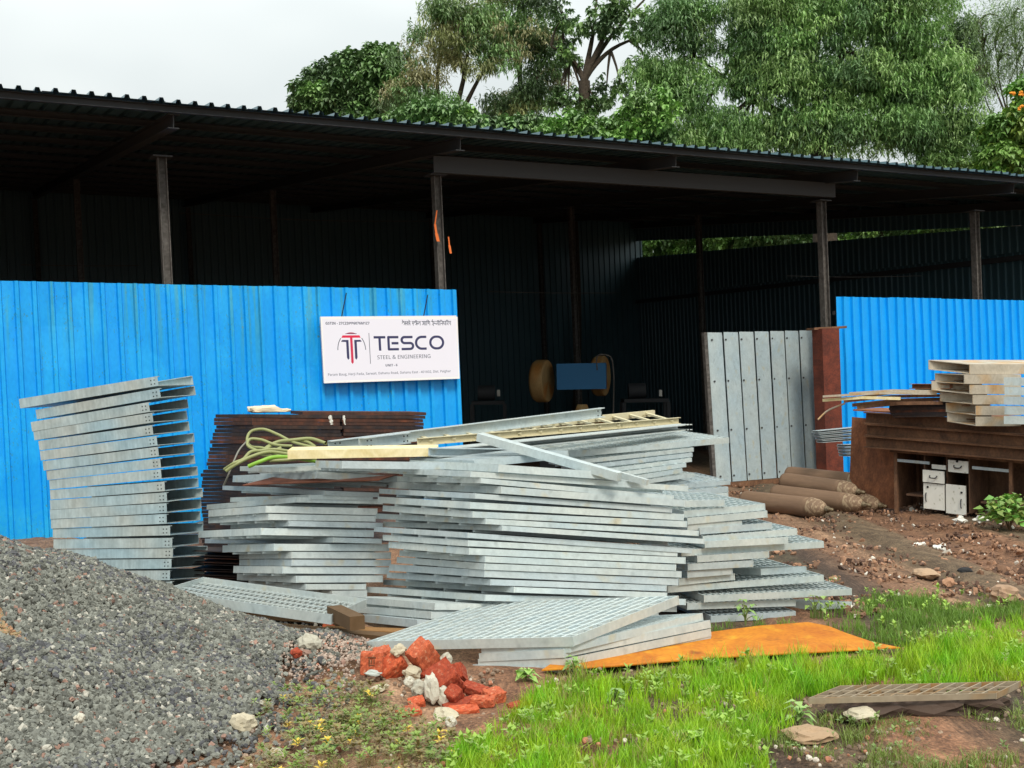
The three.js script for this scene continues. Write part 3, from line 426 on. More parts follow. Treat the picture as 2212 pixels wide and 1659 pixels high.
// ---------------------------------------------------------------- things lying on the piles
{
  const at5 = (x, y, z) => { const v = c5(x, y); return P(v[0], v[1], z); }, z2 = crop(500, 960, 2.766), at2 = (x, y, z) => { const v = z2(x, y); return P(v[0], v[1], z); };
  const holes = (root, p, e, nrm) => { const g = []; for (const [i, j] of [[0, 0], [1, 0], [0, 1], [1, 1]]) { const c = p.clone().addScaledVector(e, i * 0.035).add(V3(0, j * 0.035, 0)); g.push(cylAB(c, c.clone().addScaledVector(nrm, 0.003), 0.006, 8)); } part('bolt_holes', mergeGeometries(g), black, root).userData.kind = 'stuff'; };
  const beamThing = (label, a, b, w, h, mat, open = -1) => { const r = thing('steel_channel', label, 'steel channel', a); part('channel', chan(a, b, w, h, 0.006, UP, open), mat, r); const e = vec(a, b).normalize(), nr = e.clone().cross(UP).normalize(); const nn = nr.z > 0 ? nr : nr.negate(); for (const p of [a.clone().addScaledVector(e, 0.03), b.clone().addScaledVector(e, -0.07)]) holes(r, p.addScaledVector(nn, w / 2).add(V3(0, -0.018, 0)), e, nn); return r; };
  beamThing('longest galvanised channel with bolt holes, sloping up across the piles', at2(895, 432, 8.0), at5(1130, 66, 9.3), 0.05, 0.075, galv[0], 1);
  beamThing('short galvanised channel end with bolt holes beside the hose coil', at2(1115, 412, 7.9), at2(1440, 372, 8.25), 0.05, 0.075, galv[2], 1);
  beamThing('flat pinkish-white channel below the ladder tray', at5(-180, 380, 7.9), at5(1775, 180, 9.4), 0.16, 0.045, galv[3], 1);
  { // ladder-type tray: two rails and rungs, pale ochre
    const mat = S({ map: whiteTex, color: C(0.78, 0.72, 0.52), roughness: 0.6 }), a = at5(-330, 300, 8.1), b = at5(1735, 130, 9.6), a2 = at5(-420, 262, 8.5), b2 = at5(1530, 72, 10.1), r = thing('ladder_tray', 'ochre ladder-type tray with rungs lying on the piles', 'cable tray', a);
    part('rail', chan(a, b, 0.03, 0.05, 0.004, UP, 1), mat, r); part('rail', chan(a2, b2, 0.03, 0.05, 0.004, UP, -1), mat, r);
    for (let k = 0; k < 13; k++) { const t = 0.04 + k * 0.077; part('rung', bar(a.clone().lerp(b, t).add(V3(0, 0.004, 0)), a2.clone().lerp(b2, t).add(V3(0, 0.004, 0)), 0.03, 0.014), mat, r); }
  }
  { const a = at2(605, 470, 7.55), b = at2(1640, 452, 7.8), m1 = a.clone().lerp(b, 0.5).add(V3(0, 0.004, 0)); const g = hexa(a.clone().add(V3(0, -0.045, 0)), vec(a, b), V3(0, 0.055, 0), vec(a, at2(640, 446, 7.75))); solo('timber_plank', 'pale sawn timber plank on the left and middle piles', 'plank', g, paleWood); }
  { const a = at2(1590, 470, 7.7), b = at5(420, 385, 7.95); solo('grey_beam', 'grey channel end continuing beyond the timber plank', 'steel channel', chan(a, b, 0.06, 0.055, 0.006, UP, 1), galv[2]); }
  { // frame rail lying aslant over the middle pile
    const r = thing('frame_rail', 'bright galvanised rail lying aslant on top of the middle pile', 'rail', at5(1480, 625, 6.9));
    part('tube', bar(at5(150, 262, 7.6), at5(1260, 575, 7.0), 0.05, 0.05), galv[1], r); part('inner_tube', bar(at5(170, 246, 7.68), at5(1480, 620, 7.08), 0.035, 0.035), galv[3], r);
  }
  { // thin rusty sheet sticking out between the upper layers of the left pile
    const f = (x, y, z) => { const v = c1(x, y); return P(v[0], v[1], z); }; solo('rusty_sheet', 'dark rusty sheet caught between upper layers of the left pile', 'sheet', hexa(f(560, 372, 8.05), vec(f(560, 372, 8.05), f(2060, 318, 7.8)), V3(0, 0.006, 0), V3(0.35, 0.06, -0.7)), rustRed);
  }
  { // coil of green hose on the left pile
    const r = thing('hose', 'coil of olive green hose draped over the left pile', 'hose', at2(330, 560, 7.9)), hoseM = S({ color: C(0.26, 0.28, 0.11), roughness: 0.5 }), hoseB = S({ color: C(0.22, 0.42, 0.04), roughness: 0.45 }), wireM = S({ color: C(0.2, 0.19, 0.16), roughness: 0.6 });
    const loop = (pts, rad, m) => part('hose_run', tube(pts.map(([x, y, z]) => at2(x, y, z)), rad, 60, 8), m, r);
    loop([[170, 590, 7.75], [240, 545, 7.7], [300, 520, 7.75], [350, 470, 7.8], [430, 460, 7.85], [520, 452, 7.85], [640, 470, 7.9]], 0.011, hoseM);
    loop([[180, 602, 7.7], [250, 555, 7.7], [360, 500, 7.75], [470, 470, 7.8], [580, 480, 7.85], [680, 500, 7.9]], 0.011, hoseM);
    loop([[640, 430, 8.0], [520, 420, 8.05], [420, 385, 8.1], [345, 382, 8.1], [328, 420, 8.05], [380, 455, 8.0], [480, 470, 7.95], [560, 440, 8.0]], 0.010, hoseM);
    loop([[790, 440, 8.05], [640, 400, 8.1], [540, 350, 8.15], [430, 312, 8.2], [350, 330, 8.2], [325, 390, 8.15], [350, 430, 8.1], [440, 445, 8.0], [560, 500, 7.9]], 0.010, hoseM);
    loop([[870, 410, 8.0], [760, 378, 8.1], [640, 388, 8.1], [540, 400, 8.1], [460, 440, 8.05], [420, 480, 8.0], [520, 500, 7.95], [660, 520, 7.9]], 0.012, hoseM);
    loop([[440, 470, 8.0], [520, 410, 8.1], [620, 392, 8.15], [740, 400, 8.1], [800, 436, 8.05]], 0.011, hoseM);
    loop([[335, 570, 7.7], [420, 535, 7.7], [500, 508, 7.75], [600, 505, 7.8], [720, 520, 7.85], [800, 535, 7.9]], 0.013, hoseB);
    loop([[480, 530, 7.75], [600, 525, 7.78], [700, 515, 7.82], [800, 520, 7.9]], 0.011, hoseM);
    part('dangling_wire', tube([[165, 700, 7.9], [200, 620, 7.85], [240, 520, 7.9], [275, 450, 8.0], [330, 390, 8.1]].map(([x, y, z]) => at2(x, y, z)), 0.006, 30, 6), wireM, r);
  }
}
// timbers under the piles and the orange plate
{
  const g = (x, y, h = 0.03) => G(x, y, h);
  const timber = (label, x0, y0, x1, y1, w, h, m) => { const a = g(x0, y0, h / 2), b = g(x1, y1, h / 2); solo('timber_bearer', label, 'timber', bar(a, b, w, h), m); };
  timber('long dark timber bearer lying before the left pile', 490, 1352, 900, 1390, 0.09, 0.07, oldWood);
  timber('brown timber bearer under the middle pile', 700, 1366, 960, 1376, 0.1, 0.06, brownWood);
  timber('dark bearer under the left pile beside the gravel', 470, 1318, 760, 1338, 0.12, 0.05, oldWood);
  { const a = P(722, 1322, 6.95), b = P(772, 1346, 6.55); solo('timber_block', 'short thick brown timber offcut leaning at the foot of the middle pile', 'timber', bar(a, b, 0.085, 0.075), oldWood); }
  const pts = [[1170, 1447], [1330, 1438], [1540, 1420], [1700, 1413], [1945, 1404], [1885, 1388], [1830, 1368], [1790, 1352], [1745, 1345], [1640, 1352], [1480, 1372], [1240, 1400]].map(([x, y]) => g(x, y, 0.0));
  const n = pts.length, mid = pts.reduce((a, p) => a.add(p), V3(0, 0, 0)).multiplyScalar(1 / n), p = [], uv = [], ix = [];
  const up = [0.0, 0.0, 0.0, 0.004, 0.014, 0.004, 0.0, 0.0, 0.004, 0.002, 0, 0];
  for (const dy of [0, -0.006]) { for (let i = 0; i < n; i++) p.push(pts[i].x, pts[i].y + up[i] + dy, pts[i].z); p.push(mid.x, mid.y + 0.002 + dy, mid.z); }
  for (let i = 0; i < p.length; i += 3) uv.push(p[i] / 1.3, p[i + 2] / 1.3);
  for (let i = 0; i < n; i++) { const j = (i + 1) % n; ix.push(n, i, j, n + 1 + n, n + 1 + j, n + 1 + i, i, n + 1 + i, j, j, n + 1 + i, n + 1 + j); }
  const pg = new THREE.BufferGeometry(); pg.setAttribute('position', new THREE.Float32BufferAttribute(p, 3)); pg.setAttribute('uv', new THREE.Float32BufferAttribute(uv, 2)); pg.setIndex(ix); const ng = pg.toNonIndexed(); ng.computeVertexNormals();
  const ot = tex(512, 512, (u, v) => { const a = tfbm(u, v, 4, 121), b = tile(u, v, 44, 123), s = Math.max(0, tile(u * 1, v, 9, 126) - 0.25), k = Math.max(0, tfbm(u, v, 7, 129) - 0.3) * 120; return [188 + a * 26 + b * 12 - k + s * 20, 112 + a * 30 + b * 11 - k * 0.7 + s * 44, 4 + a * 10 + b * 6 + s * 30]; });
  solo('orange_plate', 'bright orange rusted steel plate lying in the grass', 'steel plate', ng, S({ map: ot, roughness: 0.85 }));
}
// ---------------------------------------------------------------- gateway: sheet gate leaf, red column, orange cloth
{
  const TL = P(1527, 718, 15.75), BL = P(1548, 1050, 15.75), TR = P(1757, 713, 16.85), BR = P(1772, 1031, 16.85);
  const root = thing('sheet_gate', 'galvanised sheet gate leaf of upright strips standing in the gateway', 'gate', BL), back = V3(-sT, 0, -cT);
  const lx = (u, v) => BL.clone().lerp(BR, u).lerp(TL.clone().lerp(TR, u), v), n = 7, cols = [galv[0], galv[2], galv[1], galv[0], galv[3], galv[2], galv[1]];
  const gateM = galvTex.map((map) => S({ map, color: C(0.84, 0.9, 0.93), metalness: 0.3, roughness: 0.5 }));
  for (let i = 0; i < n; i++) { const a = i / n + 0.006, b = (i + 1) / n - 0.006, o = lx(a, 0.02).addScaledVector(back, rr(-0.006, 0.006)); part('strip', hexa(o, vec(lx(a, 0.02), lx(b, 0.02)), vec(lx(a, 0.02), lx(a, 1)), back.clone().multiplyScalar(0.012)), gateM[(i * 3) % 4], root); }
  part('bottom_rail', bar(lx(-0.01, 0.0).addScaledVector(back, 0.03), lx(1.01, 0.0).addScaledVector(back, 0.03), 0.07, 0.07), rust, root);
  for (const v of [0.33, 0.66, 0.97]) part('rear_rail', bar(lx(0, v).addScaledVector(back, 0.04), lx(1, v).addScaledVector(back, 0.04), 0.04, 0.05), steelDark, root);
  part('edge_post', bar(lx(-0.012, 0).addScaledVector(back, 0.03), lx(-0.012, 1).addScaledVector(back, 0.03), 0.05, 0.06, back), postMat, root);
  const bolts = []; for (let i = 0; i <= n; i++) for (const v of [0.06, 0.36, 0.68, 0.95]) { const p = lx(clamp(i / n, 0.02, 0.98) + 0.02, v).addScaledVector(back, -0.008); bolts.push(cylAB(p, p.clone().addScaledVector(back, 0.01), 0.014, 8)); }
  part('bolts', mergeGeometries(bolts), steelDark, root).userData.kind = 'stuff';
  const c0 = G(1795, 1040, -0.1); c0.set(P(1798, 1030, 16.0).x, -0.1, -16.0);
  const col = thing('gate_column', 'dark red steel column with cap beside the gate leaf', 'column', c0); const e1 = V3(cT, 0, -sT);
  part('shaft', bar(c0.clone().addScaledVector(e1, -0.03), P(1787, 710, 16.0).addScaledVector(e1, -0.03), 0.29, 0.2, back), S({ map: rustTex, color: C(0.75, 0.3, 0.26), roughness: 0.8 }), col);
  part('cap', bar(P(1750, 711, 16.0), P(1820, 707, 16.1), 0.24, 0.03), rust, col);
  for (const [p, lab] of [[[[942, 455], [938, 485], [941, 505], [945, 522]], 'orange cloth strip hanging on the left of the middle post'], [[[967, 512], [969, 530], [972, 548]], 'orange cloth strip hanging on the right of the middle post']]) {
    const q = p.map(([x, y]) => { const [s, h] = onWall(x, y, 0.02); return W(s, h, -0.005); }), list = []; for (let i = 0; i + 1 < q.length; i++) { const w = V3(cT, 0, -sT).multiplyScalar(0.007 + 0.006 * i); list.push(...quads([[q[i].clone().sub(w), q[i].clone().add(w), q[i + 1].clone().add(w), q[i + 1].clone().sub(w)]]).attributes.position.count ? [hexa(q[i + 1].clone().sub(w), w.clone().multiplyScalar(2), vec(q[i + 1], q[i]), V3(-sT, 0, -cT).multiplyScalar(0.006))] : []); }
    solo('cloth_strip', lab, 'cloth', mergeGeometries(list), S({ color: C(0.85, 0.2, 0.05), roughness: 1 }));
  }
}
// ---------------------------------------------------------------- machine and bits inside the shed
{
  const z = 19.2, at = (x, y, dz = 0) => P(x, y, z + dz), root = thing('rolling_machine', 'old machine with two round ochre housings and a blue cover inside the shed', 'machine', V3(at(1235, 900).x, 0, -z));
  const och = S({ map: beigeTex, color: C(0.75, 0.55, 0.28), roughness: 0.7 }), blue = S({ color: C(0.02, 0.16, 0.36), roughness: 0.6 });
  const ax = V3(0.94, 0, 0.34);
  const disc = (c, r, w) => { const g = new THREE.LatheGeometry([[0, -w / 2], [r * 0.82, -w / 2], [r * 0.9, -w / 2 - 0.03], [r, -w / 2 + 0.02], [r, w / 2 - 0.02], [r * 0.93, w / 2], [0, w / 2]].map(([a, b]) => new THREE.Vector2(a, b)), 36); g.applyQuaternion(new THREE.Quaternion().setFromUnitVectors(UP, ax)); return g.translate(c.x, c.y, c.z); };
  const d1 = at(1172, 823), d2 = at(1298, 812, 0.4); const h1 = part('round_housing', disc(d1, 0.34, 0.2), och, root); part('round_housing', disc(d2, 0.33, 0.16), och, root);
  sub('hub', cylAB(d1.clone().addScaledVector(ax, -0.16), d1.clone().addScaledVector(ax, -0.09), 0.07, 16), steelDark, h1, root);
  part('blue_cover', hexa(at(1203, 842, -0.2), vec(at(1203, 842, -0.2), at(1309, 840, -0.3)), V3(0, 0.41, 0), V3(0.05, 0, -0.45)), blue, root);
  part('bed', bar(at(1160, 880).setY(0.72), at(1320, 880).setY(0.72), 0.4, 0.14), och, root);
  for (const x of [1180, 1300]) part('leg', hexa(V3(at(x, 880).x - 0.12, -0.05, -z - 0.2), V3(0.26, 0, 0), V3(0, 0.72, 0), V3(0, 0, 0.4)), steelDark, root);
  part('hand_rail', tube([at(1290, 800, -0.6), at(1291, 768, -0.6), at(1318, 770, -0.6), at(1325, 800, -0.6), at(1325, 890, -0.6), V3(at(1325, 890, -0.6).x, 0, at(1325, 890, -0.6).z)], 0.012, 40, 6), postMat, root);
  const cone = at(1258, 885, -0.9); part('hopper', new THREE.CylinderGeometry(0.1, 0.24, 0.24, 4).rotateY(0.7).translate(cone.x, cone.y - 0.04, cone.z), och, root);
  // benches with switch plates deeper inside
  for (const [x0, x1, lab] of [[1345, 1440, 'dark workbench deep in the shed, right of the machine'], [1020, 1090, 'dark workbench deep in the shed, left of the machine']]) {
    const a = P(x0, 862, 21), b = P(x1, 862, 21), r = thing('work_bench', lab, 'workbench', V3((a.x + b.x) / 2, 0, -21)); part('bench_top', bar(a.clone().setY(1.05), b.clone().setY(1.05), 0.6, 0.06), steelDark, r);
    for (const p of [a, b]) for (const d of [-0.25, 0.25]) part('leg', bar(V3(p.x, -0.05, p.z + d), V3(p.x, 1.02, p.z + d), 0.06, 0.06, V3(1, 0, 0)), steelDark, r);
    part('motor', cylAB(V3(a.x + 0.1, 1.22, a.z), V3(a.x + 0.4, 1.22, a.z), 0.13, 16), steelDark, r); part('label_plate', hexa(P(x1 - 16, 856, 20.6), V3(0.05, 0, 0), V3(0, 0.11, 0), V3(0, 0, -0.01)), whitePaint, r);
  }
}
// ---------------------------------------------------------------- gas cylinders on the ground
{
  const tx = tex(256, 256, (u, v) => { const a = tfbm(u, v, 5, 141), b = tile(u, v, 30, 143), p = Math.max(0, tile(u, v, 7, 146) - 0.3) * 90; return [126 + a * 16 + b * 7 + p * 0.4, 100 + a * 14 + b * 6 + p * 0.4, 78 + a * 12 + b * 5 + p * 0.3]; });
  const tx2 = tex(256, 256, (u, v) => { const a = tfbm(u, v, 5, 141), b = tile(u, v, 40, 143), p = smooth(-0.2, 0.4, tile(u, v, 12, 149) + a * 0.5); return [126 + a * 14 + b * 7 + p * 34, 102 + a * 14 + b * 6 + p * 36, 80 + a * 12 + b * 5 + p * 30]; });
  const body = S({ map: tx, roughness: 0.75, metalness: 0.1 }), collar = S({ map: tx2, roughness: 0.8 }), brass = S({ color: C(0.2, 0.15, 0.09), roughness: 0.5, metalness: 0.6 });
  const z5 = crop(1980, 820, 3.317);
  const mk = (lab, xa, ya, za, xb, yb, zb, r) => { // a: foot end, b: valve end, on the axis
    const a = P(xa, ya, za), b = P(xb, yb, zb), d = vec(a, b), L = d.length(), root = thing('gas_cylinder', lab, 'gas cylinder', a.clone().setY(a.y - r), 'gas cylinders lying in the yard');
    const turn = new THREE.Quaternion().setFromUnitVectors(UP, d.clone().normalize()), mkL = (pts, seg = 28) => { const g = new THREE.LatheGeometry(pts.map(([x, y]) => new THREE.Vector2(x, y)), seg); g.applyQuaternion(turn); return g.translate(a.x, a.y, a.z); };
    const dome = []; for (let i = 0; i <= 8; i++) { const t = i / 8 * Math.PI / 2; dome.push([Math.max(0.035, r * Math.cos(t) ** 0.9), L - 0.19 + 0.19 * Math.sin(t)]); }
    part('body', mkL([[0, 0.02], [r * 0.6, 0], [r * 0.92, 0.02], [r, 0.06], [r, L - 0.26], [r, L - 0.191]]), body, root);
    part('shoulder', mkL(dome), collar, root);
    const v = part('valve', mkL([[0.034, L - 0.004], [0.036, L + 0.03], [0.02, L + 0.035], [0.02, L + 0.09], [0.0, L + 0.095]], 14), brass, root); const s = V3(0, 1, 0).applyQuaternion(turn).cross(V3(0.2, 1, 0.1)).normalize(), c = a.clone().addScaledVector(d.clone().normalize(), L + 0.06); sub('outlet', cylAB(c, c.clone().addScaledVector(s, 0.06), 0.013, 10), brass, v, root);
  };
  mk('nearest gas cylinder, lying in front with pale valve end', 1606, 1080, 13.3, 1784, 1100, 12.35, 0.106);
  mk('gas cylinder lying second in the bottom row, behind the nearest one', 1670, 1066, 13.6, 1864, 1090, 12.75, 0.104);
  mk('gas cylinder resting on top of the heap, pale valve end in the middle', 1690, 1040, 13.8, 1852, 1062, 13.05, 0.104);
  mk('rearmost upper gas cylinder of the heap', 1700, 1026, 14.3, 1872, 1044, 13.55, 0.105);
  mk('gas cylinder at the right end of the bottom row beside the bench', 1790, 1075, 13.7, 1900, 1092, 13.15, 0.105);
  mk('rear bottom gas cylinder half hidden behind the bench side', 1850, 1070, 14.1, 1990, 1080, 13.5, 0.105);
}
// ---------------------------------------------------------------- rusty workbench with drawers, beams and channels on the right
{
  const TILT = 0.05, z5 = crop(1980, 820, 3.317), a50 = 0.75, e1 = V3(Math.cos(a50), 0, Math.sin(a50)), e2 = V3(Math.sin(a50), 0, -Math.cos(a50)), O = G(...z5(848, 1512), 0);
  const hit = (x, y, off = 0) => { const r = ray(...z5(x, y)), o = O.clone().addScaledVector(e2, off), k = vec(camera.position, o).dot(e2) / r.dot(e2), p = r.clone().multiplyScalar(k).add(camera.position), v = vec(O, p); return [v.dot(e1), p.y + TILT * v.dot(e1)]; };
  const B = (a, h, d) => O.clone().addScaledVector(e1, a).addScaledVector(e2, d).add(V3(0, h - TILT * a, 0));
  const box = (a0, a1, h0, h1, d0, d1) => hexa(B(a0, h0, d0), vec(B(a0, 0, 0), B(a1, 0, 0)), V3(0, h1 - h0, 0), e2.clone().multiplyScalar(d1 - d0));
  const face = (x0, y0, x1, y1, off = 0) => { const [a0, h0] = hit(x0, y1, off), [a1] = hit(x1, y1, off), [, h1] = hit(x0, y0, off); return [a0, a1, h0, h1]; };
  const root = thing('work_bench', 'rusty steel workbench with white drawer cabinet and open knee spaces', 'workbench', O.clone()), L = hit(1924, 1600)[0] + 0.9, top = hit(848, 1030)[1], D = 0.6;
  const stuffs = S({ map: rustTex, color: C(0.75, 0.78, 0.82), roughness: 0.85 });
  part('bench_top', box(-0.03, L, top, top + 0.035, -0.03, D), rust, root);
  part('back_panel', box(0, L, 0.02, top - 0.002, D - 0.012, D - 0.002), stuffs, root);
  for (const x of [848, 1800]) { const [a] = hit(x, 1450); part('leg', box(a, a + 0.035, -0.03, top - 0.002, 0, 0.035), rust, root); part('leg', box(a, a + 0.035, -0.03, top - 0.002, D - 0.05, D - 0.015), rust, root); }
  part('side_panel', box(-0.008, -0.001, 0.02, top - 0.002, 0.036, D), rust, root);
  { const [a0] = hit(870, 1110), [a1, h] = hit(1135, 1125); part('cross_rail', box(a0, a1, h - 0.01, h + 0.02, 0.01, 0.03), galv[2], root); const [b0] = hit(1490, 1165), [b1, h2] = hit(1795, 1190); part('cross_rail', box(b0, b1, h2 - 0.01, h2 + 0.02, 0.01, 0.03), galv[2], root); }
  { const [a0, h] = hit(930, 1375), [a1] = hit(1095, 1380); part('shelf', box(a0, a1, h - 0.02, h, 0.05, D - 0.06), stuffs, root); const [b0, k] = hit(1550, 1440), [b1] = hit(1780, 1440); part('shelf', box(b0, b1, k - 0.02, k, 0.05, D - 0.06), stuffs, root); }
  const ca = face(1092, 1080, 1472, 1560); // drawer cabinet carcass
  part('carcass', mergeGeometries([box(ca[0], ca[0] + 0.012, 0.06, top - 0.003, 0.02, 0.5), box(ca[1] - 0.012, ca[1], 0.06, top - 0.003, 0.02, 0.5), box((ca[0] + ca[1]) / 2 - 0.006, (ca[0] + ca[1]) / 2 + 0.006, 0.06, top - 0.003, 0.03, 0.5), box(ca[0] + 0.013, ca[1] - 0.013, 0.05, 0.059, 0.03, 0.5), box(ca[0] + 0.013, ca[1] - 0.013, 0.061, top - 0.004, 0.48, 0.49)]), stuffs, root);
  const fr = (nm, x0, y0, x1, y1, out, hnd) => { const [p0, p1, h0, h1] = face(x0, y0, x1, y1); const m = part(nm, box(p0 + 0.003, p1 - 0.003, h0, h1, -0.016 - out, 0.004 - out), whitePaint, root); if (hnd) { const [hx, hy, vert] = hnd, [a, h] = hit(hx, hy), q = (da, dh, dd) => B(a + da, h + dh, -0.017 - out - dd); sub('handle', tube(vert ? [q(0, -0.045, 0), q(0.004, -0.03, 0.02), q(0.004, 0.03, 0.02), q(0, 0.045, 0)] : [q(-0.04, 0.012, 0), q(-0.03, -0.008, 0.02), q(0.03, -0.008, 0.02), q(0.04, 0.012, 0)], 0.006, 16, 6), steelDark, m, root); } return m; };
  fr('drawer_front', 1155, 1130, 1275, 1166, -0.02); fr('drawer_front', 1098, 1172, 1278, 1272, 0.03, [1188, 1232]); fr('drawer_front', 1298, 1092, 1468, 1190, 0, [1380, 1150]); fr('door', 1098, 1282, 1276, 1492, 0.01, [1122, 1400, true]); fr('door', 1284, 1292, 1452, 1532, 0.01, [1412, 1455, true]);
  for (const [x, y] of [[1135, 1316], [1415, 1363], [1378, 1105]]) { const [a, h] = hit(x, y); part('lock', cylAB(B(a, h, -0.035), B(a, h, -0.02), 0.011, 10), black, root); }
  // rusted plate standing at the bench's left
  const tl = P(...z5(497, 738), 13.6), bl = P(...z5(470, 1440), 13.6), br = P(...z5(846, 1500), 13.08), tr = P(...z5(850, 752), 13.08);
  solo('rusted_plate', 'upright red-brown rusted plate standing left of the workbench', 'steel plate', mergeGeometries([hexa(bl, vec(bl, br), vec(bl, tl), V3(0.006, 0, -0.012))]), S({ map: rustTex, color: C(1.3, 1.0, 0.85), roughness: 0.9 }));
  // three brown channels stacked on the bench top
  for (let k = 0; k < 3; k++) { const h = top + 0.036 + 0.1285 * (2.5 - k), a0 = hit(606, 900, -0.12)[0], a = B(a0 + (k === 2 ? 0.0 : 0.01 * k), h, -0.12), b = B(L + 0.4, h, -0.12); const r = thing('steel_channel', `brown rusty channel beam stacked on the workbench, ${['topmost', 'middle', 'lowest'][k]} of the three`, 'steel channel', a, 'brown channels on the workbench'); part('channel', chan(a, b, 0.07, 0.1275, 0.011, UP, 1), S({ map: rustTex, color: C(0.78, 0.73, 0.66), roughness: 0.85 }), r); }
  const hT = top + 0.036 + 0.128 * 3; // shelf of plate behind the channels carries the stacks
  solo('rusty_plank', 'thin orange-rusted plate lying along the top of the brown channels', 'steel plate', box(hit(500, 740, -0.02)[0] + 0.05, L + 0.3, hT + 0.004, hT + 0.02, -0.1, 0.55), S({ map: rustTex, color: C(1.5, 1.1, 0.8), roughness: 0.9 }));
  for (const [a, d] of [[0.25, 0.42], [1.2, 0.42], [L - 0.2, 0.42]]) solo('timber_block', `timber block on the workbench, ${a < 0.5 ? 'left' : a < 1.5 ? 'middle' : 'right'} one carrying the rusted plate`, 'timber', box(a, a + 0.1, top + 0.036, hT + 0.003, d - 0.04, d + 0.04), oldWood);
  // beige channels, seen end-on
  const rows = [[1130, 265, 1475, 300, 2300, 300], [1185, 375, 1430, 385, 1900, 385], [1155, 440, 1475, 470, 1900, 470], [1225, 530, 1500, 555, 1900, 555], [1275, 620, 1525, 645, 1900, 645], [1285, 700, 1525, 735, 1900, 735]];
  rows.forEach((r, i) => { const zb = 12.0, b = z5(r[2], r[3]), c = z5(r[4], r[5]), a = z5(r[0], r[1]), Bp = P(...b, zb), Dp = P(...c, zb - 0.1), Ap = P(...a, zb + 0.28), h = i === 0 ? 0.098 : 0.094, root = thing('steel_channel', `weathered beige channel in the stack at the right edge, ${layerText(i)}`, 'steel channel', Bp.clone().setY(Bp.y - h), 'beige channels stacked on the right');
    const U = vec(Bp, Dp), Wv = vec(Bp, Ap), dn = V3(0, -h, 0), t = 0.007, ew = Wv.clone().normalize(), lw = Wv.length();
    const at = (w, y) => Bp.clone().addScaledVector(ew, w).add(V3(0, y, 0)), up = V3(0, 1, 0);
    part('web', hexa(at(0, -h), U, V3(0, h, 0), ew.clone().multiplyScalar(t)), beigeGalv, root); part('web', hexa(at(lw - t, -h), U, V3(0, h, 0), ew.clone().multiplyScalar(t)), beigeGalv, root);
    part('flange', hexa(at(t, -h), U, V3(0, t, 0), ew.clone().multiplyScalar(lw - 2 * t)), beigeGalv, root); if (i < 2) part('flange', hexa(at(t, -t), U, V3(0, t, 0), ew.clone().multiplyScalar(lw - 2 * t)), beigeGalv, root); });
  [[985, 468, 1160, 470], [1010, 505, 1190, 508], [1160, 438, 1240, 440], [1190, 505, 1260, 508], [1235, 610, 1300, 612]].forEach(([x0, y0, x1, y1], i) => { const a = P(...z5(x0, y0 + 14), 12.55), b = P(...z5(x1 + 160, y1 + 14), 12.2); solo('steel_channel', `short rusty channel end left of the beige stack, ${layerText(i)}`, 'steel channel', chan(a, b, 0.06, 0.05, 0.006, UP, 1), i % 2 ? beigeGalv : rustPale, 'short beige channel ends'); });
  for (let i = 0; i < 5; i++) { const y = 412 + i * 80, a = P(...z5(1762 + (i % 2) * 6, y), 11.7), b = P(...z5(2250, y + 6), 11.4); solo('steel_channel', `grey galvanised channel at the right edge, ${layerText(i)}`, 'steel channel', chan(a.clone().setY(a.y - 0.035), b.clone().setY(b.y - 0.035), 0.06, 0.078, 0.007, UP, -1), galv[i % 4], 'grey channels at the right edge'); }
  // bundle of thin rusty angle bars poking out to the left
  const brs = [[255, 568, 1200, 545, 0.022], [255, 600, 900, 585, 0.03], [440, 590, 1220, 520, 0.026], [475, 545, 1210, 528, 0.03], [430, 608, 1230, 560, 0.03], [500, 640, 1240, 590, 0.035], [540, 660, 1250, 620, 0.035], [820, 690, 1260, 650, 0.05], [860, 730, 1260, 700, 0.05]];
  brs.forEach(([x0, y0, x1, y1, w], i) => { const a = P(...z5(x0, y0), 12.6 + (i % 3) * 0.06), b = P(...z5(x1, y1), 12.3 + (i % 3) * 0.06), m = a.clone().lerp(b, 0.5).add(V3(0, 0.02, 0)); const mat = [beigeGalv, paleWood, oldWood, beigeGalv, rustPale, rust, rust, darkPlate[0], darkPlate[0]][i]; solo('angle_bar', `thin bent bar in the bundle over the workbench, ${i ? ordinal(i) + ' from the top' : 'topmost, poking furthest left'}`, 'steel bar', mergeGeometries([bar(a, m, w * 1.3, w), bar(m, b, w * 1.3, w)]), mat, 'bundle of thin bars'); });
  { const a = P(...z5(215, 760), 12.7), b = P(...z5(440, 625), 12.6); for (let i = 0; i < 6; i++) { const a1 = P(...z5(815 + i * 9 + (i % 2) * 12, 628 + i * 20), 12.75), b1 = P(...z5(1330, 620 + i * 20), 12.45); solo('dark_bar', `dark flat bar stacked under the bar bundle, ${layerText(i)}`, 'steel bar', bar(a1, b1, 0.34, 0.024), darkPlate[[0, 2, 0, 1, 2, 0][i]], 'dark flat bars under the bundle'); }
    solo('angle_bar', 'thin pale rod hanging down from the bar bundle', 'steel bar', tube([a, P(...z5(290, 690), 12.7), b], 0.01, 12, 6), beigeGalv, 'bundle of thin bars'); }
  // grey channels left of the rusted plate
  for (let i = 0; i < 4; i++) { const a = P(...z5(190 + i * 13, 862 + i * 26), 13.6), b = P(...z5(520, 830 + i * 30), 13.9); solo('steel_channel', `dull grey channel end left of the rusted plate, ${layerText(i)}`, 'steel channel', chan(a, b, 0.1, 0.028, 0.006, UP, 1), galv[2], 'dull grey channel ends by the column'); }
